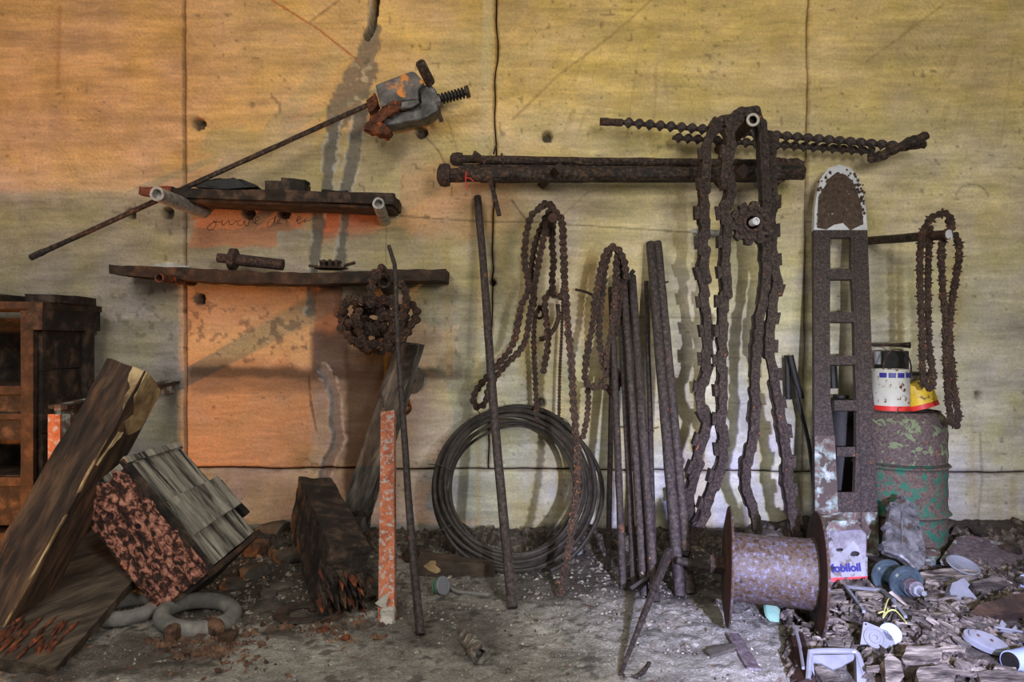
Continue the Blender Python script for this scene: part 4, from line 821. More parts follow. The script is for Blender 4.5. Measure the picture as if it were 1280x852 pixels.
# cast cover leaning on the drum
a0 = W(1122,628,-0.50); b0 = W(1145,716,-0.68); nC = (b0-a0).cross(Vector((1,0.15,0))).normalized()
if nC.y > 0: nC = -nC
def CV(x, y, d=0.0): return Q(x, y, a0, nC)+nC*d
t = thing('cast_cover', CV(1130,714), 'grey cast aluminium gear cover with bolt lugs propped against the drum', 'cover')
ol = [(1122,625),(1128,626),(1137,632),(1143,645),(1148,662),(1152,682),(1154,698),(1152,710),(1145,716),(1138,715),(1131,706),(1122,699),(1101,692),(1103,672),(1107,650),(1110,636),(1115,628)]
MB().prism([CV(x, y, 0.025) for x, y in ol], -nC*0.03).build('shell', M['cast'], t, bevel=0.005)
MB().prism([CV(x, y, 0.030) for x, y in ((1121,640),(1123,640),(1123,688),(1121,688))], -nC*0.006).build('rib', M['cast'], t)
for x, y in ((1110,636),(1104,661),(1100,685),(1123,627),(1135,637),(1141,665),(1147,691)):
    MB().lathe(CV(x, y, 0.0), nC, [(0,0.009),(0.032,0.009),(0.032,0.004),(0.02,0.004)], n=12).build('bolt_lug', M['cast'], t, smooth=True)

# ---- leaning rods ---------------------------------------------------------------
def lean(p1, y1, p2, r, m, label, group=None, bend=None, name='iron_rod', n=10, ns=16, jit=0.06, seed=1):
    b = G(*p2); a = W(p1[0], p1[1], y1); pts = seg(a, b, ns)
    if bend:
        pts = smooth_path([a]+[W(x, y, y1+(b.y-y1)*((y-p1[1])/(p2[1]-p1[1]))) for x, y in bend]+[b], (b-a).length/ns)
    r_ = r if not isinstance(r, tuple) else [r[0]+(r[1]-r[0])*i/(len(pts)-1) for i in range(len(pts))]
    return rod(name, pts, r_, m, label, 'rod', group, n=n, jit=jit, seed=seed)
lean((597,246), -0.03, (641,762), (0.0155,0.0165), M['rod'], 'single bent iron pipe leaning across the front of the wire coil', bend=[(600,285),(605,340),(614,470),(625,600)], name='leaning_pipe')
lean((486,307), -0.40, (526,796), (0.007,0.013), M['rod'], 'tall thin rod with a hooked tip in front of the orange post', bend=[(492,318),(494,345),(497,420),(505,540),(515,680)], name='hooked_rod')
gr = 'upright rods in the corner of the chains'
for i, (p1, y1, p2, r, lb) in enumerate([
    ((766,400), -0.10, (760,712), 0.010, 'thin upright rod standing outermost beside the wire coil'),
    ((764,360), -0.12, (779,736), 0.0125, 'upright rod whose foot is second from the wire coil'),
    ((774,350), -0.10, (793,733), 0.012, 'upright rod close behind the second one from the coil'),
    ((779,340), -0.14, (806,745), 0.0135, 'stout upright rod in the middle of the leaning bundle'),
    ((785,342), -0.10, (808,694), 0.010, 'thin upright rod sunk behind the middle of the bundle'),
    ((787,345), -0.07, (812,702), 0.010, 'thin upright rod deepest in the leaning bundle'),
    ((790,345), -0.13, (819,752), 0.0155, 'thickest single rod of the bundle, its foot furthest out'),
    ((808,352), -0.05, (818,720), 0.0095, 'thin rod standing apart between the bundle and the twin pipes')]):
    lean(p1, y1, p2, r, M['rod'], lb, gr, seed=i+3)
rod('bent_tip', smooth_path([W(787,352,-0.14), W(789,342,-0.15), W(794,336,-0.16)], 0.01), 0.009, M['rod'], 'bent rod tip sticking up at the top of the leaning bundle', 'rod', n=8)
lean((813,304), -0.05, (850,746), 0.0185, M['rod'], 'outer one of the twin pipes leaning beside the heavy chain, tied at mid height', 'twin leaning pipes', name='iron_pipe', n=14)
lean((822,303), -0.05, (863,742), 0.0165, M['rod'], 'inner one of the twin pipes, the one touching the heavy chain', 'twin leaning pipes', name='iron_pipe', n=14)
for (x0, y0, x1, y1, yy, lb) in ((819,354,835,352,-0.13,'wire tie round the twin pipes just below their tops'),(830,541,848,537,-0.35,'wire tie round the twin pipes at mid height'),(790,537,817,538,-0.34,'wire tie round the rod bundle at mid height'),(779,383,796,384,-0.17,'wire tie round the rod bundle near its top')):
    tag(MB().tube([W(x0, y0, yy), W((x0+x1)/2, y0, yy-0.03), W(x1, y1, yy)], 0.004, n=6).build('wire_tie', M['rust']), lb, 'wire', 'wire ties on the upright rods')
rod('leaning_bar', seg(G(774,846), W(836,690,-0.68), 12), [0.005+0.0009*i for i in range(13)], M['rod'], 'thin tapered bar lying aslant from the floor onto the twin pipes', 'bar', n=8)
rod('short_bar', seg(W(848,700,-0.72), W(891,711,-0.78), 5), 0.012, M['rod'], 'short round bar lying level between the twin pipes and the spool', 'bar', n=10)
tag(MB().tube([W(836,689,-0.62), W(862,693,-0.66)], 0.012, n=6).build('strap_band', M['black']), 'black strap across the feet of the twin pipes', 'strap')
tag(MB().tube([W(788,736,-0.76), W(810,722,-0.74)], 0.010, n=6).build('rubber_strap', M['black']), 'black strap across the feet of the rod bundle', 'strap')
tag(MB().tube(smooth_path([G(777,842), G(783,849), G(795,846), G(806,838), G(812,828)], 0.02), 0.006, n=6).build('scrap_hoop', M['rod']), 'curved strip of scrap metal on the floor at the tapered bar tip', 'scrap')

# ---- wire coil -------------------------------------------------------------------
a0 = W(643,507,-0.04); b0 = W(643,722,-0.50); nC2 = (b0-a0).cross(Vector((1,0,0))).normalized()
if nC2.y > 0: nC2 = -nC2
t = thing('wire_coil', Q(643,720,a0,nC2), 'large coil of dark steel wire leaning against the wall behind the bent pipe', 'coil')
g = random.Random(12)
for k in range(11):
    rx = 103-2.4*k+g.uniform(-1.2, 1.2); ry = 104-2.3*k; cx = 644+g.uniform(-2, 3)-0.3*k; cy = 613+g.uniform(-1.5, 1.5)+(k % 3)*0.5; ph = g.uniform(0, 6.28); d = g.uniform(0, 0.04)
    pts = []
    for i in range(72):
        a = 2*math.pi*i/72; w_ = 1+0.012*math.sin(2*a+ph)+0.006*math.sin(5*a+ph*2)
        sp = 1.0-(0.035*max(0, math.cos(a-0.7))*(k % 4-1.5)/1.5)
        pts.append(Q(cx+rx*w_*sp*math.cos(a), cy+ry*w_*sp*math.sin(a), a0, nC2)+nC2*(d+0.01*math.sin(3*a+ph)))
    MB().tube(pts, 0.0088 if k < 8 else 0.006, n=7, closed=True).build('wire_loop', M['wire'], t, smooth=True)
for (x0, y0, x1, y1) in ((537,588,564,594),(549,672,570,662),(596,520,604,533),(700,530,712,540)):
    tag(MB().tube([Q(x0, y0, a0, nC2)+nC2*0.05, Q((x0+x1)/2, (y0+y1)/2, a0, nC2)+nC2*0.062, Q(x1, y1, a0, nC2)+nC2*0.05], 0.0022, n=5).build('tie_wire', M['rod'], t), 'thin pale tie wire')

# ---- spool -------------------------------------------------------------------------
ax = Vector((math.cos(R(-13)), math.sin(R(-13)), -0.035)).normalized(); o0 = Vector((0.612,-0.965,0.172)); Lq = 0.225
t = thing('cable_spool', Vector((0.71,-0.98,0.0)), 'rusty steel cable spool with two thin round flanges lying on its side', 'spool')
MB().lathe(o0, ax, [(0.0,0.098),(0.02,0.094),(Lq*0.5,0.093),(Lq-0.02,0.095),(Lq,0.099)], n=48).build('barrel', M['spool'], t, smooth=True)
MB().lathe(o0, ax, [(-0.012,0.12),(-0.004,0.163),(0.0,0.163),(0.0,0.098)], n=56, jit=0.008).build('flange', M['darkred'], t)
MB().lathe(o0, ax, [(Lq,0.098),(Lq+0.004,0.168),(Lq+0.010,0.168),(Lq+0.020,0.120)], n=56, jit=0.008).build('flange', M['darkred'], t)
tag(MB().tube([o0+ax*(Lq+0.008)+q for q in [(Vector((0,0,1))-ax*ax.z).normalized()*0.169*math.cos(a)+ax.cross((Vector((0,0,1))-ax*ax.z).normalized())*0.169*math.sin(a) for a in [i*math.pi/28 for i in range(56)]]], 0.0035, n=5, closed=True).build('flange_rim', M['spool'], t), 'bright worn flange edge')
tag(MB().tube([o0+ax*(0.0)+q for q in [(Vector((0,0,1))-ax*ax.z).normalized()*0.164*math.cos(a)+ax.cross((Vector((0,0,1))-ax*ax.z).normalized())*0.164*math.sin(a) for a in [i*math.pi/28 for i in range(56)]]], 0.003, n=5, closed=True).build('flange_rim', M['spool'], t), 'bright worn flange edge')
MB().lathe(o0-ax*0.05, ax, [(0,0.026),(0.045,0.028)], n=4).build('hub_block', M['rust'], t)
MB().lathe(o0+ax*0.006-Vector((0.0,0.094,0.012)), (0,-1,0), [(0,0.005),(0.002,0.005)], n=8).build('barrel_hole', M['black'], t)

# ---- left side: crate rack, beams, box --------------------------------------------
t = thing('crate_rack', (-2.0,-0.25,0.0), 'dark open-fronted wooden crate rack with inner shelves against the wall', 'crate')
Xr = -1.718; Yf, Yb = -0.41, -0.09
for (z0, z1) in ((0.02,0.24),(0.245,0.47),(0.475,0.70),(0.705,0.90)): MB().box((Xr+0.012, (Yf+Yb)/2, (z0+z1)/2), (0.022, Yb-Yf-0.02, z1-z0)).build('side_plank', M['burnt'], t, sub=2, disp=0.002)
for (z0, z1) in ((0.0,0.3),(0.3,0.6),(0.6,0.9)): MB().box((-2.03, Yb-0.01, (z0+z1)/2), (0.62, 0.02, z1-z0-0.004)).build('back_plank', M['burnt'], t)
MB().box((Xr-0.012, Yf-0.012, 0.46), (0.045, 0.022, 0.91)).build('front_post', M['darkwood'], t, sub=2, disp=0.002)
MB().box((-2.0, (Yf+Yb)/2, 0.935), (0.66, 0.37, 0.025)).build('top_plank', M['darkwood'], t, sub=2, disp=0.003)
MB().box((Xr+0.014, (Yf+Yb)/2-0.005, 0.895), (0.06, 0.36, 0.095)).build('top_rail', M['burnt'], t, sub=2, disp=0.003)
for (z, th) in ((0.63,0.03),(0.535,0.02),(0.30,0.03),(0.10,0.03)): MB().box((-2.0, (Yf+Yb)/2, z), (0.58, 0.30, th)).build('shelf_board', M['darkwood'], t, sub=2, disp=0.003)
for (z0, z1) in ((0.53,0.62),(0.45,0.525),(0.14,0.32)): MB().box((-2.02, Yf+0.03, (z0+z1)/2), (0.58, 0.018, z1-z0)).build('front_slat', M['burnt'], t, sub=2, disp=0.002)
for z in (0.70,0.38): MB().box((Xr-0.045, Yf+0.04, z), (0.03, 0.04, 0.07)).build('corner_cleat', M['darkwood'], t)
for (x, w_, y_) in ((-1.71,0.11,-0.26),(-1.93,0.14,-0.26)): MB().box((x, y_, 0.962), (w_, 0.26, 0.03)).build('top_batten', M['burnt'], t, sub=2, disp=0.003)
MB().box((Xr+0.02, Yb-0.05, 0.46), (0.05, 0.05, 0.86)).build('rear_post', M['burnt'], t)

# angle iron bracket
t = thing('angle_bracket', W(80,640,-0.76), 'orange-lit rusty channel bracket running out from the wall behind the big beam', 'bracket')
a = W(219,482,0.02); b = W(72,516,-0.76)
plank(MB(), a, b, 0.05, 0.02, R(90)).build('arm', M['barpaint'], t)
mb = MB(); plank(mb, a+Vector((0,0,0.018)), b+Vector((0,0,0.018)), 0.012, 0.06, R(90)); mb.build('arm_flange', M['rust'], t, sub=2, disp=0.003)
bx = W(67,516,-0.76); bx2 = W(88,516,-0.74)
MB().box(((bx.x+bx2.x)/2-0.012, -0.765, 0.29), (0.038, 0.012, 0.58)).build('upright_web', M['orangepaint'], t)
tag(MB().box((bx2.x-0.004, -0.745, 0.29), (0.03, 0.03, 0.58)).build('upright_flange', M['barpaint'], t), 'scabby pale flange')

# big beam
BROLL = -4
p1 = Vector((-1.375,-1.10,0.03)); p2 = W(170,466,-0.74)
t = thing('squared_timber', p1, 'big squared timber with a pale broken top leaning in front of the crate', 'beam')
axb, ub, sb = beam_frame(p1, p2, R(BROLL)); hw = 0.064; hh = 0.068
def BM(s, u, d): return p1+axb*d+sb*s*hw+ub*u*hh
Lb = (p2-p1).length
mb = MB(); mb.hexa([BM(-1,-1,0),BM(1,-1,0),BM(1,1,0),BM(-1,1,0),BM(-1,-1,Lb-0.01),BM(1,-1,Lb-0.02),BM(1,1,Lb-0.01),BM(-1,1,Lb)]); mb.build('timber', M['beamgrain'], t, sub=4, disp=0.005, ds=0.05)
# broken pale face at the top and a pale edge
def beam_skin(name, poly, m, lift=0.005, lb=None, side='s', sgn=1):
    pts = []
    for s, d in poly:
        pts.append(BM(s, 1, d)+ub*lift if side == 'u' else BM(sgn, s, d)+sb*sgn*lift)
    nrm = ub if side == 'u' else sb*sgn
    o = MB().prism(pts, -nrm*(lift+0.004)).build(name, M[m], t, sub=2, disp=0.003, ds=0.015)
    if lb: tag(o, lb)
SG = 1 if sb.x > 0 else -1
beam_skin('broken_face', [(-0.97,Lb-0.015),(0.97,Lb-0.008),(0.9,Lb-0.09),(0.2,Lb-0.13),(0.6,Lb-0.17),(-0.2,Lb-0.19),(-0.9,Lb-0.15)], 'fresh', lb='pale yellow broken wood', sgn=SG)
beam_skin('pale_splinter', [(0.25,Lb-0.19),(0.6,Lb-0.20),(0.75,Lb-0.26),(0.9,Lb-0.31),(0.7,Lb-0.26)], 'fresh', lb='pale split in the wood', sgn=SG)
beam_skin('top_break', [(0.35*SG,Lb-0.004),(0.97*SG,Lb-0.008),(0.97*SG,Lb-0.14),(0.72*SG,Lb-0.10),(0.8*SG,Lb-0.07),(0.5*SG,Lb-0.05)], 'fresh', side='u', lb='pale broken corner')
for d0, d1 in ((0.15,0.33),(0.38,0.56),(0.02,0.1)):
    beam_skin('edge_splinter', [(0.93*SG,d0),(0.99*SG,d0+0.02),(0.99*SG,d1),(0.95*SG,d1-0.04)], 'fresh', side='u', lift=0.004, lb='thin pale worn edge')

# second plank under it
t = thing('fallen_plank', G(40,830), 'wide grey-brown plank with orange splintered end lying under the squared beam', 'plank')
q0 = G(5,842,0.02); q1 = W(165,672,-0.62)
mb = MB(); plank(mb, q0, q1, 0.24, 0.035, R(22)); mb.build('board', M['plankgrain'], t, sub=4, disp=0.004, ds=0.05)
g = random.Random(4)
qa, qu, qs = beam_frame(q0, q1, R(22))
for k in range(34):
    s = q0+qa*g.uniform(0.0, 0.12)+qs*g.uniform(-0.07, 0.08)+qu*0.017; e = s+qa*g.uniform(0.03, 0.08)+qs*g.uniform(-0.01, 0.01)+qu*0.006
    tag(MB().tube([s, (s+e)/2+qu*0.004, e], [0.002,0.006,0.001], n=4, jit=0.5, seed=k).build('splinter', M['char_orange'], t), 'raw orange splinter')

# tilted wooden box: corner positions fitted to one rigid crate
Dp = {'O':(155,575,-0.944),'A':(105,660,-0.881),'B':(268,717,-0.967),'C':(225,555,-0.717),'AB':(200,768,-0.903),'BC':(325,668,-0.74)}
K_ = {k: W(x, y, d) for k, (x, y, d) in Dp.items()}
K_['AB'].z = max(K_['AB'].z, 0.012)
K_['A'] = K_['O']+K_['AB']-K_['B']; K_['AC'] = K_['A']+K_['C']-K_['O']; K_['ABC'] = K_['AB']+K_['C']-K_['O']
t = thing('wooden_box', K_['AB'], 'tilted wooden box with grey boards on top and flaking reddish side', 'box')
def bl(u, v, w_):  # trilinear in the box, u along A, v along B, w along C
    O, A, B, C_, AB, BC, AC, ABC = (K_[k] for k in ('O','A','B','C','AB','BC','AC','ABC'))
    return O*(1-u)*(1-v)*(1-w_)+A*u*(1-v)*(1-w_)+B*(1-u)*v*(1-w_)+C_*(1-u)*(1-v)*w_+AB*u*v*(1-w_)+BC*(1-u)*v*w_+AC*u*(1-v)*w_+ABC*u*v*w_
def cellb(name, u0, u1, v0, v1, w0, w1, m, lb=None, sub=2, disp=0.002, ds=0.03):
    o = MB().hexa([bl(u0,v0,w0),bl(u1,v0,w0),bl(u1,v1,w0),bl(u0,v1,w0),bl(u0,v0,w1),bl(u1,v0,w1),bl(u1,v1,w1),bl(u0,v1,w1)]).build(name, M[m], t, sub=sub, disp=disp, ds=ds)
    if lb: tag(o, lb)
cellb('side_panel', 0.03, 1.0, 0.02, 0.97, 0.0, 0.10, 'flaky', 'side with flaking reddish paint', sub=5, disp=0.004, ds=0.02)
cellb('back_panel', 0.03, 1.0, 0.0, 1.0, 0.92, 1.0, 'darkwood')
cellb('end_panel', 0.0, 1.0, 0.0, 0.04, 0.0, 1.0, 'lidgrain')
cellb('end_panel', 0.02, 1.0, 0.96, 1.0, 0.03, 1.0, 'burnt')
cellb('bottom_panel', 0.95, 1.0, 0.0, 1.0, 0.0, 1.0, 'burnt')
bs = [0.06, 0.25, 0.42, 0.62, 0.8, 0.97]
for i in range(5): cellb('lid_board', 0.0, 0.05, 0.03, 0.95, bs[i], bs[i+1]-0.012, 'lidgrain', disp=0.0015)
cellb('lid_edge', -0.02, 0.07, -0.01, 1.0, 0.0, 0.05, 'burnt'); cellb('lid_edge', -0.03, 0.05, -0.02, 0.03, 0.0, 1.0, 'lidgrain'); cellb('lid_edge', -0.02, 0.08, 0.96, 1.0, 0.0, 1.02, 'darkwood')
cellb('cross_board', -0.075, -0.01, 0.40, 0.70, 0.10, 1.03, 'lidgrain', 'grey cross board with black stain', sub=3, disp=0.003)
cellb('black_tab', -0.01, 0.08, 0.44, 0.80, 1.03, 1.14, 'black', 'black batten at the far edge')
q = bl(0.42,0.42,-0.012); wv = (K_['O']-K_['C']).normalized(); tag(MB().lathe(q, wv, [(0,0.008),(0.005,0.008)], n=10).build('knot_hole', M['black'], t), 'round black hole')

# rings on the floor
def ring(name, c, R_, r, m, label, cat, group=None, flat=1.0, tilt=(0,0,1), n=56):
    c = Vector(c); z = Vector(tilt).normalized(); x = Vector((1,0,0)); x = (x-z*x.dot(z)).normalized(); y = z.cross(x); V = []; K2 = 12
    mb = MB()
    for i in range(n):
        a = 2*math.pi*i/n; d = x*math.cos(a)+y*math.sin(a)
        for k in range(K2):
            b = 2*math.pi*k/K2; V.append(c+d*(R_+r*math.cos(b))+z*(r*flat*math.sin(b)))
    mb.add(V, [(i*K2+k, ((i+1) % n)*K2+k, ((i+1) % n)*K2+(k+1) % K2, i*K2+(k+1) % K2) for i in range(n) for k in range(K2)])
    return tag(mb.build(name, m, None, smooth=True), label, cat, group)
ring('rubber_ring', G(248,777,0.022), 0.095, 0.024, M['rubber'], 'thick grey rubber ring lying whole on the floor in front of the tilted box', 'ring', tilt=(0.12,-0.05,1))
ring('rubber_ring', G(158,768,0.018), 0.082, 0.022, M['rubber'], 'thick grey rubber ring half hidden under the tilted box', 'ring', tilt=(0,0,1))
ring('flat_washer', G(378,768,0.006), 0.062, 0.022, M['wire'], 'flat black rubber washer on the dirt below the charred log', 'washer', flat=0.25)

# charred log
LR = 14
t = thing('charred_log', G(425,758), 'thick charred timber with splintered orange end lying toward the orange post', 'log')
a = W(392,636,-0.34); b = W(440,722,-0.80)
a = Vector((-0.76,-0.28,0.20)); b = Vector((-0.50,-0.86,0.085))
mb = MB(); plank(mb, a, b, 0.195, 0.12, R(LR), taper=1.2); mb.build('timber', M['burnt'], t, sub=4, disp=0.006, ds=0.04)
axl, ul, sl = beam_frame(a, b, R(LR))
g = random.Random(9)
LS = -1 if sl.x > 0 else 1
for k in range(80):
    s = b+sl*LS*g.uniform(-0.04, 0.095)+ul*g.uniform(-0.07, 0.06)-axl*g.uniform(0.0, 0.05); e = s+axl*g.uniform(0.03, 0.08)+Vector((g.uniform(-.01, .01),0,-g.uniform(0, 0.02)))
    mm = 'char_orange' if k % 4 == 0 else ('charend' if k % 3 == 1 else 'burnt')
    o = MB().tube([s, e], [0.015,0.002], n=4, jit=0.5, seed=k).build('splinter', M[mm], t)
    if k % 4 == 0: tag(o, 'raw orange-red splinter')
for k in range(16):
    d = g.uniform(0.15, 0.62); s = a+axl*d-sl*(0.108)*(1 if sl.x > 0 else -1)+ul*g.uniform(-0.06, 0.05); e = s+axl*g.uniform(0.04, 0.1)-Vector((0.005,0.0,0.012))
    tag(MB().tube([s, (s+e)/2, e], [0.006,0.012,0.003], n=4, jit=0.3, seed=k).build('torn_fibre', M['leaf'], t), 'torn brown wood fibre')
tag(MB().prism([b+axl*0.055+Vector((0.10+x*0.02, 0, -0.03+z*0.02)) for x, z in ((-1,0),(-0.4,0.5),(0.2,1.1),(0.9,0.9),(0.6,-0.2),(0.8,-0.8),(-0.2,-0.5))], (0,0.01,0)).build('white_flake', M['lime'], t), 'white flake')

# leaning grey board behind it
t = thing('grey_board', W(440,655,-0.2), 'grey split board leaning on the wall behind the orange post', 'board')
P_ = [W(x, y, -0.16-0.10*(y-425)/235) for x, y in ((496,427),(523,431),(512,470),(495,530),(470,600),(452,665),(424,662),(436,610),(462,530),(481,470))]
MB().prism(P_, (0.02,0.035,0)).build('board', M['boardgrain'], t, sub=3, disp=0.004, ds=0.04)
MB().prism([W(x, y, -0.185) for x, y in ((509,430),(522,432),(512,468),(503,488),(498,470))], (0,0.02,0)).build('torn_edge', M['burnt'], t, sub=2, disp=0.006, ds=0.02)
tag(MB().tube([W(476,492,-0.20), W(479,508,-0.24)], 0.004, n=6).build('nail', M['rod'], t), 'bent grey nail')
MB().prism([W(x, y, -0.25) for x, y in ((432,640),(462,640),(458,660),(440,668),(424,662))], (0,0.05,0)).build('rotten_foot', M['burnt'], t, sub=3, disp=0.01, ds=0.02)
t = thing('wall_flange', W(515,472,-0.02), 'round grey mortar collar on the wall behind the leaning grey board', 'collar')
MB().lathe(W(514,474,0.01), (0,-1,0), [(0,0.06),(0.02,0.056),(0.03,0.04),(0.03,0.022),(0.01,0.02)], n=28, jit=0.06).build('collar', M['stone'], t, smooth=True)
tag(MB().tube(smooth_path([W(516,470,-0.05), W(508,490,-0.1), W(512,512,-0.1), W(500,520,-0.12)], 0.01), 0.008, n=6, jit=0.3).build('rusty_scrap', M['rust_orange'], t), 'rusty scrap hanging from it')

# orange post
b = G(483,777); a = W(484.5,514,-0.46); t = thing('orange_post', b, 'narrow orange channel post with chipped paint standing before the charred log', 'post')
mb = MB(); plank(mb, b, a, 0.046, 0.006); mb.build('web', M['orangepaint'], t)
axp, up_, sp_ = beam_frame(b, a)
for s in (-1, 1):
    mb = MB(); plank(mb, b+sp_*s*0.022-up_*0.012, a+sp_*s*0.022-up_*0.012, 0.004, 0.028); mb.build('flange', M['orangepaint'], t)
tag(MB().box(b+Vector((0.003,-0.004,0.02)), (0.04,0.02,0.04)).build('plaster_foot', M['lime'], t, sub=3, disp=0.006, ds=0.015), 'white plaster crust at the foot')

# timber piece on the ground behind the pipe
t = thing('short_timber', G(570,722), 'short squared timber with pale scar lying at the foot of the wire coil', 'timber')
f4 = [G(522,721), G(618,722)]; z1 = 0.055
mb = MB(); p_ = f4[0]; q = f4[1]; up = Vector((0,0,0.06)); bk = Vector((0,0.09,0))
mb.hexa([p_, q, q+bk, p_+bk, p_+up, q+up*0.8, q+bk+up*0.8, p_+bk+up]); mb.build('timber', M['beamside'], t, sub=3, disp=0.004, ds=0.03)
tag(MB().prism([p_+Vector((0.02+x*0.09, -0.003, 0.03+z*0.028)) for x, z in ((0,0.3),(0.3,1),(0.9,0.9),(1.0,0.2),(0.5,-0.6),(0.2,-0.2))], (0,0.006,0)).build('pale_scar', M['fresh'], t), 'pale scar')
# tin lid with green label, hose, bottle cap, fitting
c = G(551,742,0.026); t = thing('tin_lid', c, 'small round tin with green and white label on its edge near the bent pipe', 'tin')
axt = Vector((0.75,-0.55,0.25)).normalized(); MB().lathe(c, axt, [(-0.014,0.026),(0.006,0.028),(0.010,0.030),(0.014,0.028),(0.014,0.023)], n=24).build('body', M['enamel'], t, smooth=True)
tag(MB().lathe(c, axt, [(-0.0142,0.006),(-0.0148,0.024)], n=24, cap=(True,False)).build('label_disc', M['green'], t), 'green label'); tag(MB().lathe(c, axt, [(-0.010,0.0268),(-0.002,0.0278)], n=24, cap=(False,False)).build('label_band', M['green'], t), 'green band')
rod('grey_hose', smooth_path([G(560,737,0.012), G(572,743,0.01), G(590,744,0.008), G(614,746,0.006)], 0.02), 0.006, M['rubber'], 'short grey hose piece beside the small labelled tin', 'hose', n=8)
c = G(722,692,0.0); t = thing('bottle_cap', c, 'white plastic bottle cap with blue rim on the dark litter by the coil', 'cap')
MB().lathe(c, (0.1,-0.2,1), [(0,0.017),(0.020,0.017),(0.021,0.014)], n=24).build('cap', M['enamel'], t, smooth=True); tag(MB().lathe(c, (0.1,-0.2,1), [(0.0,0.0178),(0.007,0.0178)], n=24).build('cap_ring', M['bluecup'], t, smooth=True), 'blue ring')
a = G(582,813,0.036); b = G(601,836,0.036); b.z = a.z = max(a.z, b.z); t = thing('pipe_fitting', (a+b)/2, 'small corroded pipe fitting lying alone on the bare floor', 'fitting')
ax = b-a; L = ax.length
MB().lathe(a, ax, [(0,0.018),(L*0.15,0.021),(L*0.3,0.020),(L*0.34,0.024),(L*0.5,0.024),(L*0.54,0.020),(L*0.8,0.021),(L*0.85,0.024),(L,0.024),(L,0.013),(L*0.8,0.011)], n=20, jit=0.05).build('body', M['galvdark'], t, smooth=True)
for f in (0.1,0.22,0.62,0.72): MB().lathe(a+ax*f, ax, [(0,0.0225),(0.003,0.024),(0.006,0.0225)], n=20, jit=0.06).build('thread_ring', M['galvdark'], t, smooth=True)

# floor scraps near the spool
a = G(916,794,0.004); b = G(942,838,0.004)
tag(plank(MB(), a, b, 0.035, 0.006, R(80)).build('metal_strip', M['hood']), 'narrow grey metal strip on the floor under the spool flange', 'strip')
tag(MB().prism([G(x, y, 0.002) for x, y in ((882,817),(888,812),(918,808),(922,813),(905,818),(888,824))], (0,0,0.008)).build('slate_piece', M['stone']), 'thin flat slate on the pale floor beside the spool', 'stone')
tag(MB().lathe(G(966,772,0.012), (0.4,-0.6,0.7), [(-0.012,0.02),(0,0.032),(0.008,0.03),(0.014,0.015)], n=16, jit=0.06).build('glass_lump', M['greenstone'], None, smooth=True), 'pale green glassy lump under the spool barrel', 'glass')

# ---- scrap heap, larger pieces ---------------------------------------------------
t = thing('insulator', G(1125,748), 'pair of glazed blue-grey insulator discs on a bolt in the scrap heap', 'insulator')
a = W(1107,718,-0.76); b = W(1148,740,-0.93); ax = (b-a).normalized()
for q in (a+ax*0.01, W(1132,728,-0.86)):
    MB().lathe(q, ax, [(-0.026,0.024),(-0.010,0.042),(0.0,0.051),(0.006,0.050),(0.003,0.040),(0.008,0.035),(0.005,0.027),(0.015,0.021)], n=36).build('glazed_disc', M['porcelain'], t, smooth=True)
MB().lathe(a, ax, [(0,0.022),((b-a).length*0.8,0.022)], n=20).build('core', M['porcelain'], t, smooth=True)
tag(MB().lathe(W(1138,732,-0.885), ax, [(0,0.024),(0.03,0.022)], n=20).build('steel_cap', M['hood'], t, smooth=True), 'dull steel cap')
tag(MB().lathe(W(1141,734,-0.90), ax, [(0,0.018),(0.03,0.017),(0.031,0.009),(0.055,0.008)], n=6).build('bolt', M['enamel'], t), 'pale hexagonal bolt')

def lump(name, cpx, pts, d, m, label, cat, group=None, th=0.03, disp=0.003, sub=2, ds=0.03, y=None, lean_=0.3):
    """an irregular slab whose front outline follows pts, resting on the heap"""
    base = G(cpx[0], max(p[1] for p in pts)); n__ = Vector((0, -lean_, 1)).normalized()
    pl = Vector((base.x, base.y, base.z+th))
    o = MB().prism([Q(x, z, pl, n__) for x, z in pts], -n__*th).build(name, M[m], None, sub=sub, disp=disp, ds=ds)
    return tag(o, label, cat, group)
lump('pale_block', (1205,750), [(1187,738),(1190,728),(1205,722),(1212,730),(1210,734),(1222,748),(1218,753),(1203,750),(1189,744)], 0.03, 'enamel', 'small white faceted porcelain block between two wood slabs', 'block', th=0.035, lean_=1.2, sub=1, disp=0.001)
lump('wood_slab', (1236,742), [(1216,728),(1240,720),(1257,724),(1258,731),(1244,738),(1222,746)], 0.03, 'chip', 'pale cracked wood slab just behind the white porcelain block', 'slab', 'wood slabs in the scrap heap', lean_=0.8)
lump('wood_slab', (1190,722), [(1150,715),(1180,709),(1226,714),(1228,720),(1200,722),(1180,736),(1152,722)], 0.03, 'chip', 'long flat weathered slab behind the porcelain block', 'slab', 'wood slabs in the scrap heap', lean_=0.3)
lump('wood_slab', (1245,775), [(1205,770),(1222,756),(1262,743),(1285,738),(1290,764),(1250,768),(1222,776)], 0.03, 'darkwood', 'long dark grained slab running off the picture edge', 'slab', 'wood slabs in the scrap heap', lean_=0.5)
lump('wood_slab', (1255,850), [(1221,840),(1240,836),(1290,838),(1290,858),(1240,856),(1226,850)], 0.03, 'chip', 'grey plank end below the blue cup', 'slab', 'wood slabs in the scrap heap')
lump('wood_slab', (1155,825), [(1126,822),(1134,808),(1160,806),(1178,812),(1176,822),(1150,828),(1132,830)], 0.03, 'chip', 'broad thick slab of broken wood below the yellow wires', 'slab', 'wood slabs in the scrap heap', th=0.035)
lump('wood_slab', (1170,850), [(1146,842),(1150,834),(1180,831),(1194,842),(1190,852),(1160,858),(1148,852)], 0.03, 'chip', 'squarish brown slab at the lower edge of the heap', 'slab', 'wood slabs in the scrap heap', th=0.035)
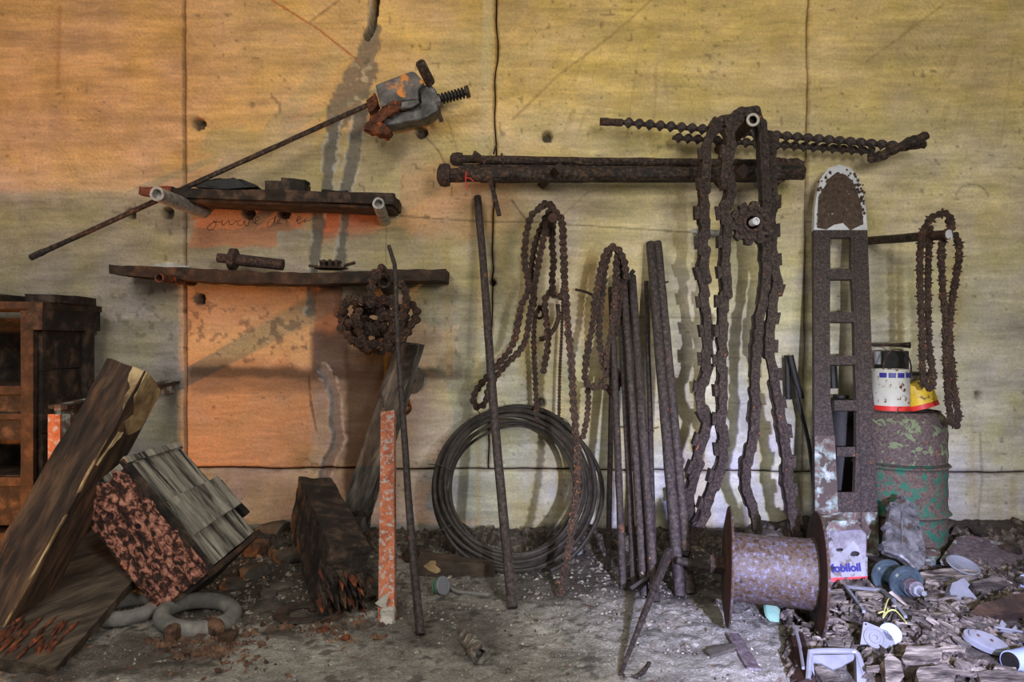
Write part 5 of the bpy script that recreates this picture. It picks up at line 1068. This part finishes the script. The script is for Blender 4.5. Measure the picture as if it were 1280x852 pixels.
lump('wood_slab', (1118,848), [(1105,822),(1112,815),(1126,826),(1129,845),(1122,858),(1108,856)], 0.03, 'chip', 'upright brown slab beside the broken white tray', 'slab', 'wood slabs in the scrap heap', lean_=0.6)
lump('wood_slab', (1050,802), [(1031,800),(1040,796),(1070,794),(1073,804),(1060,808),(1036,808)], 0.03, 'chip', 'grey split billet between spool and white wall plate', 'slab', 'wood slabs in the scrap heap', lean_=0.5)
lump('wood_slab', (1090,745), [(1070,740),(1080,737),(1106,738),(1110,742),(1100,747),(1078,747)], 0.03, 'chip', 'flat brown slab before the oil can and insulator', 'slab', 'wood slabs in the scrap heap')
lump('wood_slab', (1050,745), [(1028,738),(1050,736),(1058,740),(1040,746),(1026,750)], 0.03, 'chip', 'pale narrow slab directly under the oil can', 'slab', 'wood slabs in the scrap heap')
# sheet metal hood
t = thing('metal_hood', W(1230,700,-0.45), 'purple-grey flaking sheet metal hood lying behind the scrap heap', 'hood')
hp = [W(1176,702,-0.62), W(1196,674,-0.36), W(1206,671,-0.34), W(1300,690,-0.36), W(1300,716,-0.60), W(1256,726,-0.68), W(1244,722,-0.66)]
MB().prism(hp, (0,0.004,-0.012)).build('sheet', M['hood'], t, sub=3, disp=0.003, ds=0.03)
MB().tube([W(1177,701,-0.62), W(1197,673,-0.36), W(1206,670,-0.34), W(1300,689,-0.36)], 0.006, n=6, jit=0.2).build('rolled_edge', M['barpaint'], t)
lump('rusty_tray', (1150,705), [(1150,700),(1158,685),(1174,684),(1176,694),(1168,702),(1154,706)], 0.02, 'barpaint', 'small rusty tray scrap with green flecks beside the cast cover', 'tray', th=0.02)
t = thing('enamel_bowl', G(1203,716), 'chipped white enamel bowl half buried behind the porcelain block', 'bowl')
c = W(1203,708,-0.68); MB().lathe(c, (0.1,-0.35,0.9), [(-0.02,0.02),(0,0.044),(0.008,0.05),(0.01,0.046),(0.0,0.035),(-0.004,0.0)], n=30, cap=(True,False)).build('bowl', M['enamel'], t, smooth=True)
# white wall plate with boss
a0 = G(1092,812,0.0); n3 = Vector((-0.15,-0.75,0.62)).normalized()
def PL(x, y, d=0.0): return Q(x, y, a0+Vector((0,0,0.03)), n3)+n3*d
t = thing('wall_plate', a0, 'square white plastic wall plate with round boss among the wood chips', 'plate')
MB().prism([PL(x, y, 0.012) for x, y in ((1078,779),(1082,779),(1108,790),(1113,796),(1118,805),(1110,812),(1104,812),(1096,806),(1074,807))], -n3*0.008).build('plate', M['enamel'], t)
c = PL(1092,799,0.013); MB().lathe(c, n3, [(0,0.026),(0.003,0.025),(0.003,0.021),(0.001,0.020),(0.001,0.014),(0.004,0.013),(0.004,0.006),(-0.004,0.005)], n=28).build('boss', M['enamel'], t, smooth=True)
c = PL(1112,793,0.0); tag(MB().lathe(c, n3, [(0,0.028),(0.010,0.026),(0.012,0.018)], n=28).build('round_back', M['bluecup'], t, smooth=True), 'pale blue round socket')
for x, y in ((1081,782),(1080,800),(1082,792)): MB().lathe(PL(x, y, 0.0125), n3, [(0,0.0025),(0.001,0.0025)], n=8).build('screw_hole', M['black'], t)
# broken white tray at the lower edge
a0 = G(1045,853,0.0); n3b = Vector((0.0,-0.62,0.78)).normalized()
def TR(x, y, d=0.0): return Q(x, y, a0+Vector((0,0,0.01)), n3b)+n3b*d
t = thing('broken_tray', a0, 'broken white plastic tray with raised rim at the front of the scrap heap', 'tray')
MB().prism([TR(x, y, 0.006) for x, y in ((1012,820),(1068,819),(1066,826),(1058,830),(1052,834),(1040,838),(1026,830),(1016,829),(1018,852),(1011,854))], -n3b*0.006).build('floor_piece', M['enamel'], t)
for pts in ([(1009,852),(1011,823),(1016,817),(1064,817),(1071,823),(1080,852)],): MB().tube(smooth_path([TR(x, y, 0.012) for x, y in pts], 0.012), 0.007, n=8).build('rim', M['enamel'], t, smooth=True)
MB().prism([TR(x, y, 0.014) for x, y in ((1068,822),(1074,822),(1081,856),(1069,856))], -n3b*0.02).build('side_wall', M['enamel'], t)
lump('split_stick', (1035,848), [(1017,834),(1024,830),(1050,845),(1048,856),(1028,852)], 0.02, 'chip', 'pale split stick lying inside the broken tray', 'stick', th=0.02)
tag(plank(MB(), G(993,806,0.02), G(1006,858,0.01), 0.012, 0.05, R(20)).build('steel_blade', M['darkred']), 'brown thin blade standing on edge beside the broken tray', 'blade')
rod('white_rod', [G(994,806,0.05), G(1000,830,0.045), G(1004,856,0.04)], 0.004, M['enamel'], 'thin white rod along the edge of the brown blade', 'rod', n=6)
# oval cover, cup, strip etc.
c = G(1231,815,0.02); t = thing('oval_cover', c, 'oval white ceramic cover with two screw holes on the wood chips', 'cover')
z_ = Vector((0.15,-0.45,0.88)).normalized(); x_ = Vector((1,0.0,0)); x_ = Quaternion(z_, R(-22)) @ (x_-z_*x_.dot(z_)).normalized(); y_ = z_.cross(x_)
for (s_, h0, h1, nm) in ((1.0,0.0,0.012,'rim_plate'),(0.82,0.012,0.018,'raised_face')):
    MB().prism([c+x_*0.052*s_*math.cos(a)+y_*0.028*s_*math.sin(a)+z_*h1 for a in [i*math.pi/20 for i in range(40)]], -z_*(h1-h0)).build(nm, M['enamel'], t)
for s_ in (-0.022, 0.008): MB().lathe(c+x_*s_+z_*0.018, z_, [(0,0.004),(0.001,0.004)], n=10).build('screw_hole', M['leaf'], t)
c = G(1270,838,0.022); t = thing('blue_cup', c, 'pale blue plastic cup lying on its side at the picture edge', 'cup')
MB().lathe(c, (-0.9,-0.35,0.1), [(-0.05,0.030),(0.02,0.024),(0.02,0.021),(-0.03,0.024)], n=28, cap=(True,True)).build('cup', M['bluecup'], t, smooth=True)
tag(MB().lathe(c+Vector((-0.018,-0.007,0.002)), (-0.9,-0.35,0.1), [(0.0,0.0215),(0.0015,0.0215)], n=24).build('shade_disc', M['black'], t), 'black disc standing for the shaded hollow')  # black disc across the mouth stands for the shade inside the cup
tag(plank(MB(), W(1241,774,-0.95), W(1290,782,-0.93), 0.05, 0.006, R(10)).build('purple_strip', M['hood']), 'flat purple-grey metal strip at the picture edge behind the ceramic bits', 'strip')
for i, pts in enumerate(([(1248,784),(1252,774),(1258,780),(1256,784)], [(1249,788),(1256,784),(1266,787),(1271,793),(1262,792)], [(1264,786),(1270,781),(1272,788),(1268,790)])):
    lump('ceramic_shard', (1258,796), pts, 0.01, 'enamel', ['upright white ceramic shard on the purple strip', 'curved white ceramic shard below the purple strip', 'small pointed white ceramic shard close to the picture edge'][i], 'shard', 'white ceramic shards', th=0.012, lean_=0.8, sub=0)
rod('thin_rod', [G(1243,798,0.03), G(1278,804,0.03)], 0.003, M['enamel'], 'thin pale rod below the white ceramic shards', 'rod', n=6)
lump('white_sliver', (1262,806), [(1253,800),(1276,801),(1278,805),(1262,805)], 0.01, 'enamel', 'flat white sliver just below the thin pale rod', 'shard', th=0.006, sub=0)
lump('blue_shard', (1278,740), [(1276,718),(1290,716),(1290,736),(1276,732)], 0.01, 'bluecup', 'pale blue plastic shard at the picture edge beside the wood slabs', 'shard', th=0.02, lean_=1.0, sub=0)
# white square frame strips
for i, (p_, q_, lb) in enumerate((((1056,744),(1080,778),'white strip leading to the wall plate'), ((1057,745),(1102,750),'level white strip in front of the oil can'), ((1102,750),(1118,763),'short white strip bending down from the level one'), ((1116,764),(1132,785),'white strip running down beside the yellow wires'))):
    tag(plank(MB(), G(*p_, 0.03), G(*q_, 0.03), 0.008, 0.008).build('frame_strip', M['enamel']), lb, 'strip', 'pieces of a broken white frame')
for i, (pp, lb) in enumerate((([(1104,785),(1106,775),(1109,765),(1111,761)], 'short yellow wire standing up from the wall plate'), ([(1104,786),(1110,778),(1118,776),(1126,784),(1134,794)], 'yellow wire arching from the wall plate over the chips'), ([(1098,780),(1104,778),(1108,780),(1110,774)], 'small kinked yellow wire beside the plate'))):
    rod('yellow_wire', smooth_path([G(x, y, 0.03) for x, y in pp], 0.008), 0.0018, M['yellowwire'], lb, 'wire', 'yellow wires', n=6)
lump('chalk_bit', (1206,800), [(1196,808),(1198,800),(1205,801),(1207,808),(1202,812)], 0.01, 'enamel', 'small pale lump beside the oval ceramic cover', 'lump', th=0.018, sub=1)

# ---- wood chips ---------------------------------------------------------------------
g = random.Random(77); CM = []
for k in range(9):
    L = g.uniform(0.05, 0.095); w_ = g.uniform(0.014, 0.034); h_ = g.uniform(0.006, 0.014); n = 7; mb = MB()
    top_p = []; 
    for i in range(n): a = 2*math.pi*i/n; top_p.append((L/2*math.cos(a)*g.uniform(.75, 1.15), w_/2*math.sin(a)*g.uniform(.6, 1.3), h_*g.uniform(0.6, 1.3)))
    botp = [(x*g.uniform(.9, 1.1), y*g.uniform(.9, 1.1), 0) for x, y, z in top_p]
    mb.add(top_p+botp, [tuple(range(n)), tuple(range(2*n-1, n-1, -1))]+[(i, i+n, (i+1) % n+n, (i+1) % n) for i in range(n)])
    o = mb.build('wood_chip', M['chip'], None); me = o.data.copy(); bpy.data.objects.remove(o); CM.append(me)
KEEP = [(1083,698,1160,764),(1180,715,1228,758),(1202,792,1260,832),(1004,808,1084,860),(1066,772,1124,820),(1254,815,1290,852),(1236,768,1290,808),(1022,725,1088,746),(1120,800,1182,832),(1140,830,1198,858),(1100,812,1132,858),(1200,740,1290,782)]
def heap_xy(g):
    while True:
        px = g.uniform(1000, 1300); py = g.triangular(712, 856, 800)
        if px < 1030 and py < 770: continue
        if any(a < px < c and b < py < d for a, b, c, d in KEEP): continue
        if 1000 < px < 1030 and g.random() < 0.5: continue
        return px, py
LAND = [(1055,735,'before the oil can'),(1125,735,'around the insulator discs'),(1232,812,'around the oval ceramic cover'),(1045,835,'round the broken white tray'),(1092,795,'by the white wall plate'),(1205,738,'about the white porcelain block'),(1275,830,'by the blue cup'),(1262,785,'about the white ceramic shards'),(1155,818,'on the broad slab below the yellow wires'),(1120,770,'about the yellow wires'),(1230,700,'in front of the metal hood'),(1170,780,'in the open middle of the scrap heap'),(1060,775,'between spool flange and white strips'),(1170,845,'about the squarish slab at the lower edge')]
for k in range(290):
    px, py = heap_xy(g); p = G(px, py, 0.004+0.03*g.random()*g.random())
    o = bpy.data.objects.new('wood_chip', CM[k % 9]); COL.objects.link(o); o.location = p
    o.rotation_euler = (g.gauss(0, 0.28), g.gauss(0, 0.28), g.gauss(-0.55, 0.75)); s = g.uniform(0.5, 1.1); o.scale = (s, s*g.uniform(.6, 1.25), s)
    nm = min(LAND, key=lambda q: (q[0]-px)**2+(q[1]-py)**2)[2]
    tag(o, ('small ' if s < 0.8 else 'larger ')+'grey-brown wood splinter lying '+nm, 'wood chip', 'wood chips in the scrap heap')
def scatter(name, m, n, area, smin, smax, label, cat, seed, flat=0.35, parent=None):
    """countless crumbs as one mesh"""
    g = random.Random(seed); V = []; Fc = []
    for k in range(n):
        px, py = area(g); p = G(px, py); p.y = min(p.y, -0.03); s = g.uniform(smin, smax)*(1 if g.random() < 0.8 else 1.7)*(p.y+CD)/2.0; an = g.uniform(0, 6.28); b = len(V)
        ca, sa = math.cos(an), math.sin(an); e = g.uniform(0.18, 0.5) if m == 'chiplitter' else g.uniform(0.35, 1.0)
        for (x, y, z) in ((-1,0,0.1),(0,-e,0),(1,0,0.15),(0,e,0),(-0.4,-0.1*e,flat*2),(0.5,0.1,flat*2.2)):
            x *= g.uniform(.7, 1.2); y *= g.uniform(.7, 1.2); V.append((p.x+s*(x*ca-y*sa), p.y+s*(x*sa+y*ca), p.z-0.002+s*z))
        Fc += [tuple(i+b for i in f) for f in ((0,1,4),(1,5,4),(1,2,5),(2,3,5),(3,4,5),(3,0,4))]
    return tag(MB().add(V, Fc).build(name, M[m], None), label, cat, kind='stuff')
def heap_any(g):
    while True:
        p = (g.uniform(985, 1330), g.triangular(700, 858, 790))
        if not any(a+3 < p[0] < c-3 and b+3 < p[1] < d-3 for a, b, c, d in KEEP[:7]): return p
M['crumb'] = mat('crumbs', [(0.35, rgb(60,54,48)), (0.5, rgb(116,108,98)), (0.66, rgb(172,165,154))], 60, bump=0.3, rough=0.95)
M['chiplitter'] = mat('gap_shade_chip_litter', [(0.36, rgb(30,26,23)), (0.5, rgb(74,65,57)), (0.66, rgb(140,127,113))], 40, bump=0.5, rough=0.9)  # litter coloured darker to stand for the shaded gaps between chips
M['darkstone'] = mat('dark_rubble', [(0.34, rgb(34,30,26)), (0.5, rgb(72,64,55)), (0.66, rgb(116,106,92))], 40, bump=0.6, rough=0.95)
M['brightcrumb'] = mat('bright_crumbs', [(0.35, rgb(150,146,138)), (0.7, rgb(214,210,202))], 60, bump=0.3, rough=0.95)
scatter('chip_litter', 'chiplitter', 6500, lambda g: heap_any(g), 0.006, 0.022, 'small splinters and bark filling the scrap heap', 'litter', 3)
scatter('crumb_litter', 'crumb', 5200, lambda g: (g.uniform(-20, 1000), 668+abs(g.gauss(0, 60))), 0.003, 0.008, 'crumbled dirt and rubble strewn along the foot of the wall', 'litter', 5)
scatter('crumb_litter', 'crumb', 2600, lambda g: (g.uniform(100, 1000), g.uniform(740, 858)), 0.002, 0.004, 'fine grit scattered over the bare floor', 'litter', 6)
scatter('plaster_crumbs', 'brightcrumb', 650, lambda g: (g.uniform(60, 1000), g.uniform(690, 850)), 0.0015, 0.004, 'tiny white plaster crumbs scattered over the floor', 'litter', 8)
scatter('wall_rubble', 'darkstone', 1500, lambda g: (g.uniform(240, 1300), g.gauss(676, 7)+0), 0.008, 0.022, 'broken rubble piled along the bottom of the wall', 'litter', 10)
scatter('bark_litter', 'leaf', 420, lambda g: (g.gauss(262, 36), g.gauss(806, 14)), 0.005, 0.012, 'brown bark crumbs around the whole rubber ring', 'litter', 12)
scatter('bark_litter', 'leaf', 220, lambda g: (g.gauss(420, 40), g.gauss(780, 10)), 0.004, 0.011, 'brown bark crumbs below the charred log', 'litter', 13)

# rocks and bark
def rock(name, c, s, m, label, cat, group=None, seed=1):
    g = random.Random(seed); import bmesh
    bm = bmesh.new(); bmesh.ops.create_icosphere(bm, subdivisions=2, radius=1); 
    for v in bm.verts:
        d = v.co.copy(); k = 1+0.22*float(vn(d.x+seed, d.y+d.z, 0.7, seed))+0.1*g.uniform(-1, 1)
        v.co = Vector((max(-0.8, min(0.8, d.x*k))*s[0], max(-0.8, min(0.8, d.y*k))*s[1], max(-0.6, min(0.7, d.z*k))*s[2]))
    me = bpy.data.meshes.new(name); bm.to_mesh(me); bm.free(); me.materials.append(M[m]); o = bpy.data.objects.new(name, me); COL.objects.link(o)
    o.location = Vector(c)+Vector((0,0,s[2]*0.5)); o.rotation_euler = (g.uniform(-.15, .15), g.uniform(-.15, .15), g.uniform(0, 3)); return tag(o, label, cat, group)
RK = [((340,672),(0.085,0.06,0.05),'stone','large grey stone behind the tilted box and charred log'),((322,690),(0.07,0.05,0.035),'leaf','brown clod under the large grey stone'),((365,700),(0.08,0.05,0.035),'stone','flat grey stone against the charred log'),
      ((318,718),(0.06,0.05,0.03),'stone','dark stone beyond the low corner of the box'),((300,648),(0.06,0.04,0.03),'burnt','black clod at the wall behind the box'),((352,735),(0.05,0.03,0.012),'stone','thin flat stone in front of the charred log'),
      ((290,735),(0.05,0.04,0.02),'stone','flat slate beside the rubber ring'),((335,745),(0.04,0.03,0.014),'stone','small flat stone between rubber ring and charred log'),((216,800),(0.030,0.022,0.035),'leaf','upright brown clod leaning on the rubber ring'),
      ((270,792),(0.045,0.025,0.03),'leaf','curled brown bark piece before the rubber ring'),((285,800),(0.03,0.025,0.02),'leaf','brown bark piece beyond the curled one'),((128,755),(0.06,0.04,0.02),'stone','dark stone between fallen plank and hidden ring'),
      ((800,720),(0.04,0.03,0.012),'stone','flat dirt-covered stone among the rod feet'),((520,700),(0.07,0.06,0.04),'burnt','black lump behind the tall thin rod'),((800,735),(0.03,0.02,0.01),'stone','small stone at the foot of the thickest rod'),
      ((1220,665),(0.22,0.03,0.015),'burnt','long dark stick along the wall behind the metal hood'),((404,788),(0.02,0.015,0.006),'char_orange','orange wood flake on the dirt below the log'),((432,798),(0.016,0.012,0.006),'char_orange','small orange wood flake furthest out on the floor'),
      ((1262,690),(0.05,0.04,0.02),'burnt','black clod beside the metal hood'),((900,672),(0.09,0.04,0.03),'stone','flat grey stone at the wall between the heavy chains'),((960,674),(0.07,0.04,0.03),'stone','grey stone at the wall behind the spool')]
for i, (p, s, m, lb) in enumerate(RK): rock('clod' if m != 'stone' else 'stone', G(*p), s, m, lb, 'stone' if m == 'stone' else 'clod', None, seed=i+2)
for i, (p, q) in enumerate((((386,765),(440,752)),((404,780),(428,770)),((430,764),(468,748)))):
    tag(plank(MB(), G(*p, 0.006), G(*q, 0.006), 0.018, 0.008, R(80)).build('wood_splinter', M['darkwood'], sub=2, disp=0.002), ['long dark splinter under the log end','short dark splinter on the bark crumbs','dark splinter reaching toward the orange post foot'][i], 'splinter', 'splinters below the log')

# pencil writing on the orange-lit plaster
wr = ["M262,283 C258,291 270,294 272,287 C273,280 264,278 262,283 C266,286 272,282 275,279"]
STR = [[(271,276),(264,279),(259,284),(262,287),(268,284),(270,278),(266,276),(275,277),(278,275),(277,280),(282,279),(286,275),(287,280),(292,279),(296,274)],
       [(301,274),(297,277),(298,281),(303,280),(306,275),(306,281),(310,281),(313,271),(316,270),(316,276),(319,279),(320,276),(324,273),(323,270),(319,273),(320,279),(325,280)],
       [(343,272),(336,275),(334,282),(338,283),(342,277),(345,268),(343,279),(347,278),(350,275),(348,273),(347,278),(352,279)],[(361,264),(359,272),(358,279)],
       [(370,275),(376,273),(373,270),(371,275),(374,279),(378,276),(383,273),(380,277),(386,275),(392,273),(390,278)]]
mb = MB()
for s_ in STR: mb.tube(smooth_path([W(x, y+0.5, -0.0015) for x, y in s_], 0.006), 0.0011, n=4)
t = tag(mb.build('pencil_writing', M['pencil'], None), 'pencilled scrawl on the orange-lit plaster under the upper shelf plank', 'writing')

# ---- small pieces belong to the part they sit on ---------------------------------------
SUBS = {'flange_rim': 'flange', 'rivet_hole': 'bar_foot', 'rust_fleck': 'nose_plate', 'rust_patch': 'nose_plate', 'bolt_head': 'toothed_disc', 'screw_hole': ('plate', 'rim_plate'), 'printed_block': 'body',
        'bolt_lug': 'shell', 'nut': 'spring', 'slot_bar': 'plate', 'knot_hole': 'side_panel', 'broken_face': 'timber', 'pale_splinter': 'timber', 'edge_splinter': 'timber', 'top_break': 'timber', 'torn_fibre': 'timber',
        'pale_scar': 'timber', 'white_flake': 'timber', 'lettering': 'white_label', 'rust_hole': 'body', 'thread_ring': 'body', 'roller': 'lower_disc', 'rod_tip': 'long_rod', 'barrel_hole': 'barrel', 'shade_disc': 'cup', 'cap_ring': 'cap'}
for o in list(bpy.data.objects):
    k = o.name.split('.')[0]
    if k in SUBS and o.parent is not None and o.parent.type == 'EMPTY':
        want = SUBS[k] if isinstance(SUBS[k], tuple) else (SUBS[k],)
        c = [x for x in o.parent.children if x.name.split('.')[0] in want]
        if c: o.parent = c[-1] if (k == 'flange_rim' and len(c) > 1 and '.' not in o.name) else c[0]
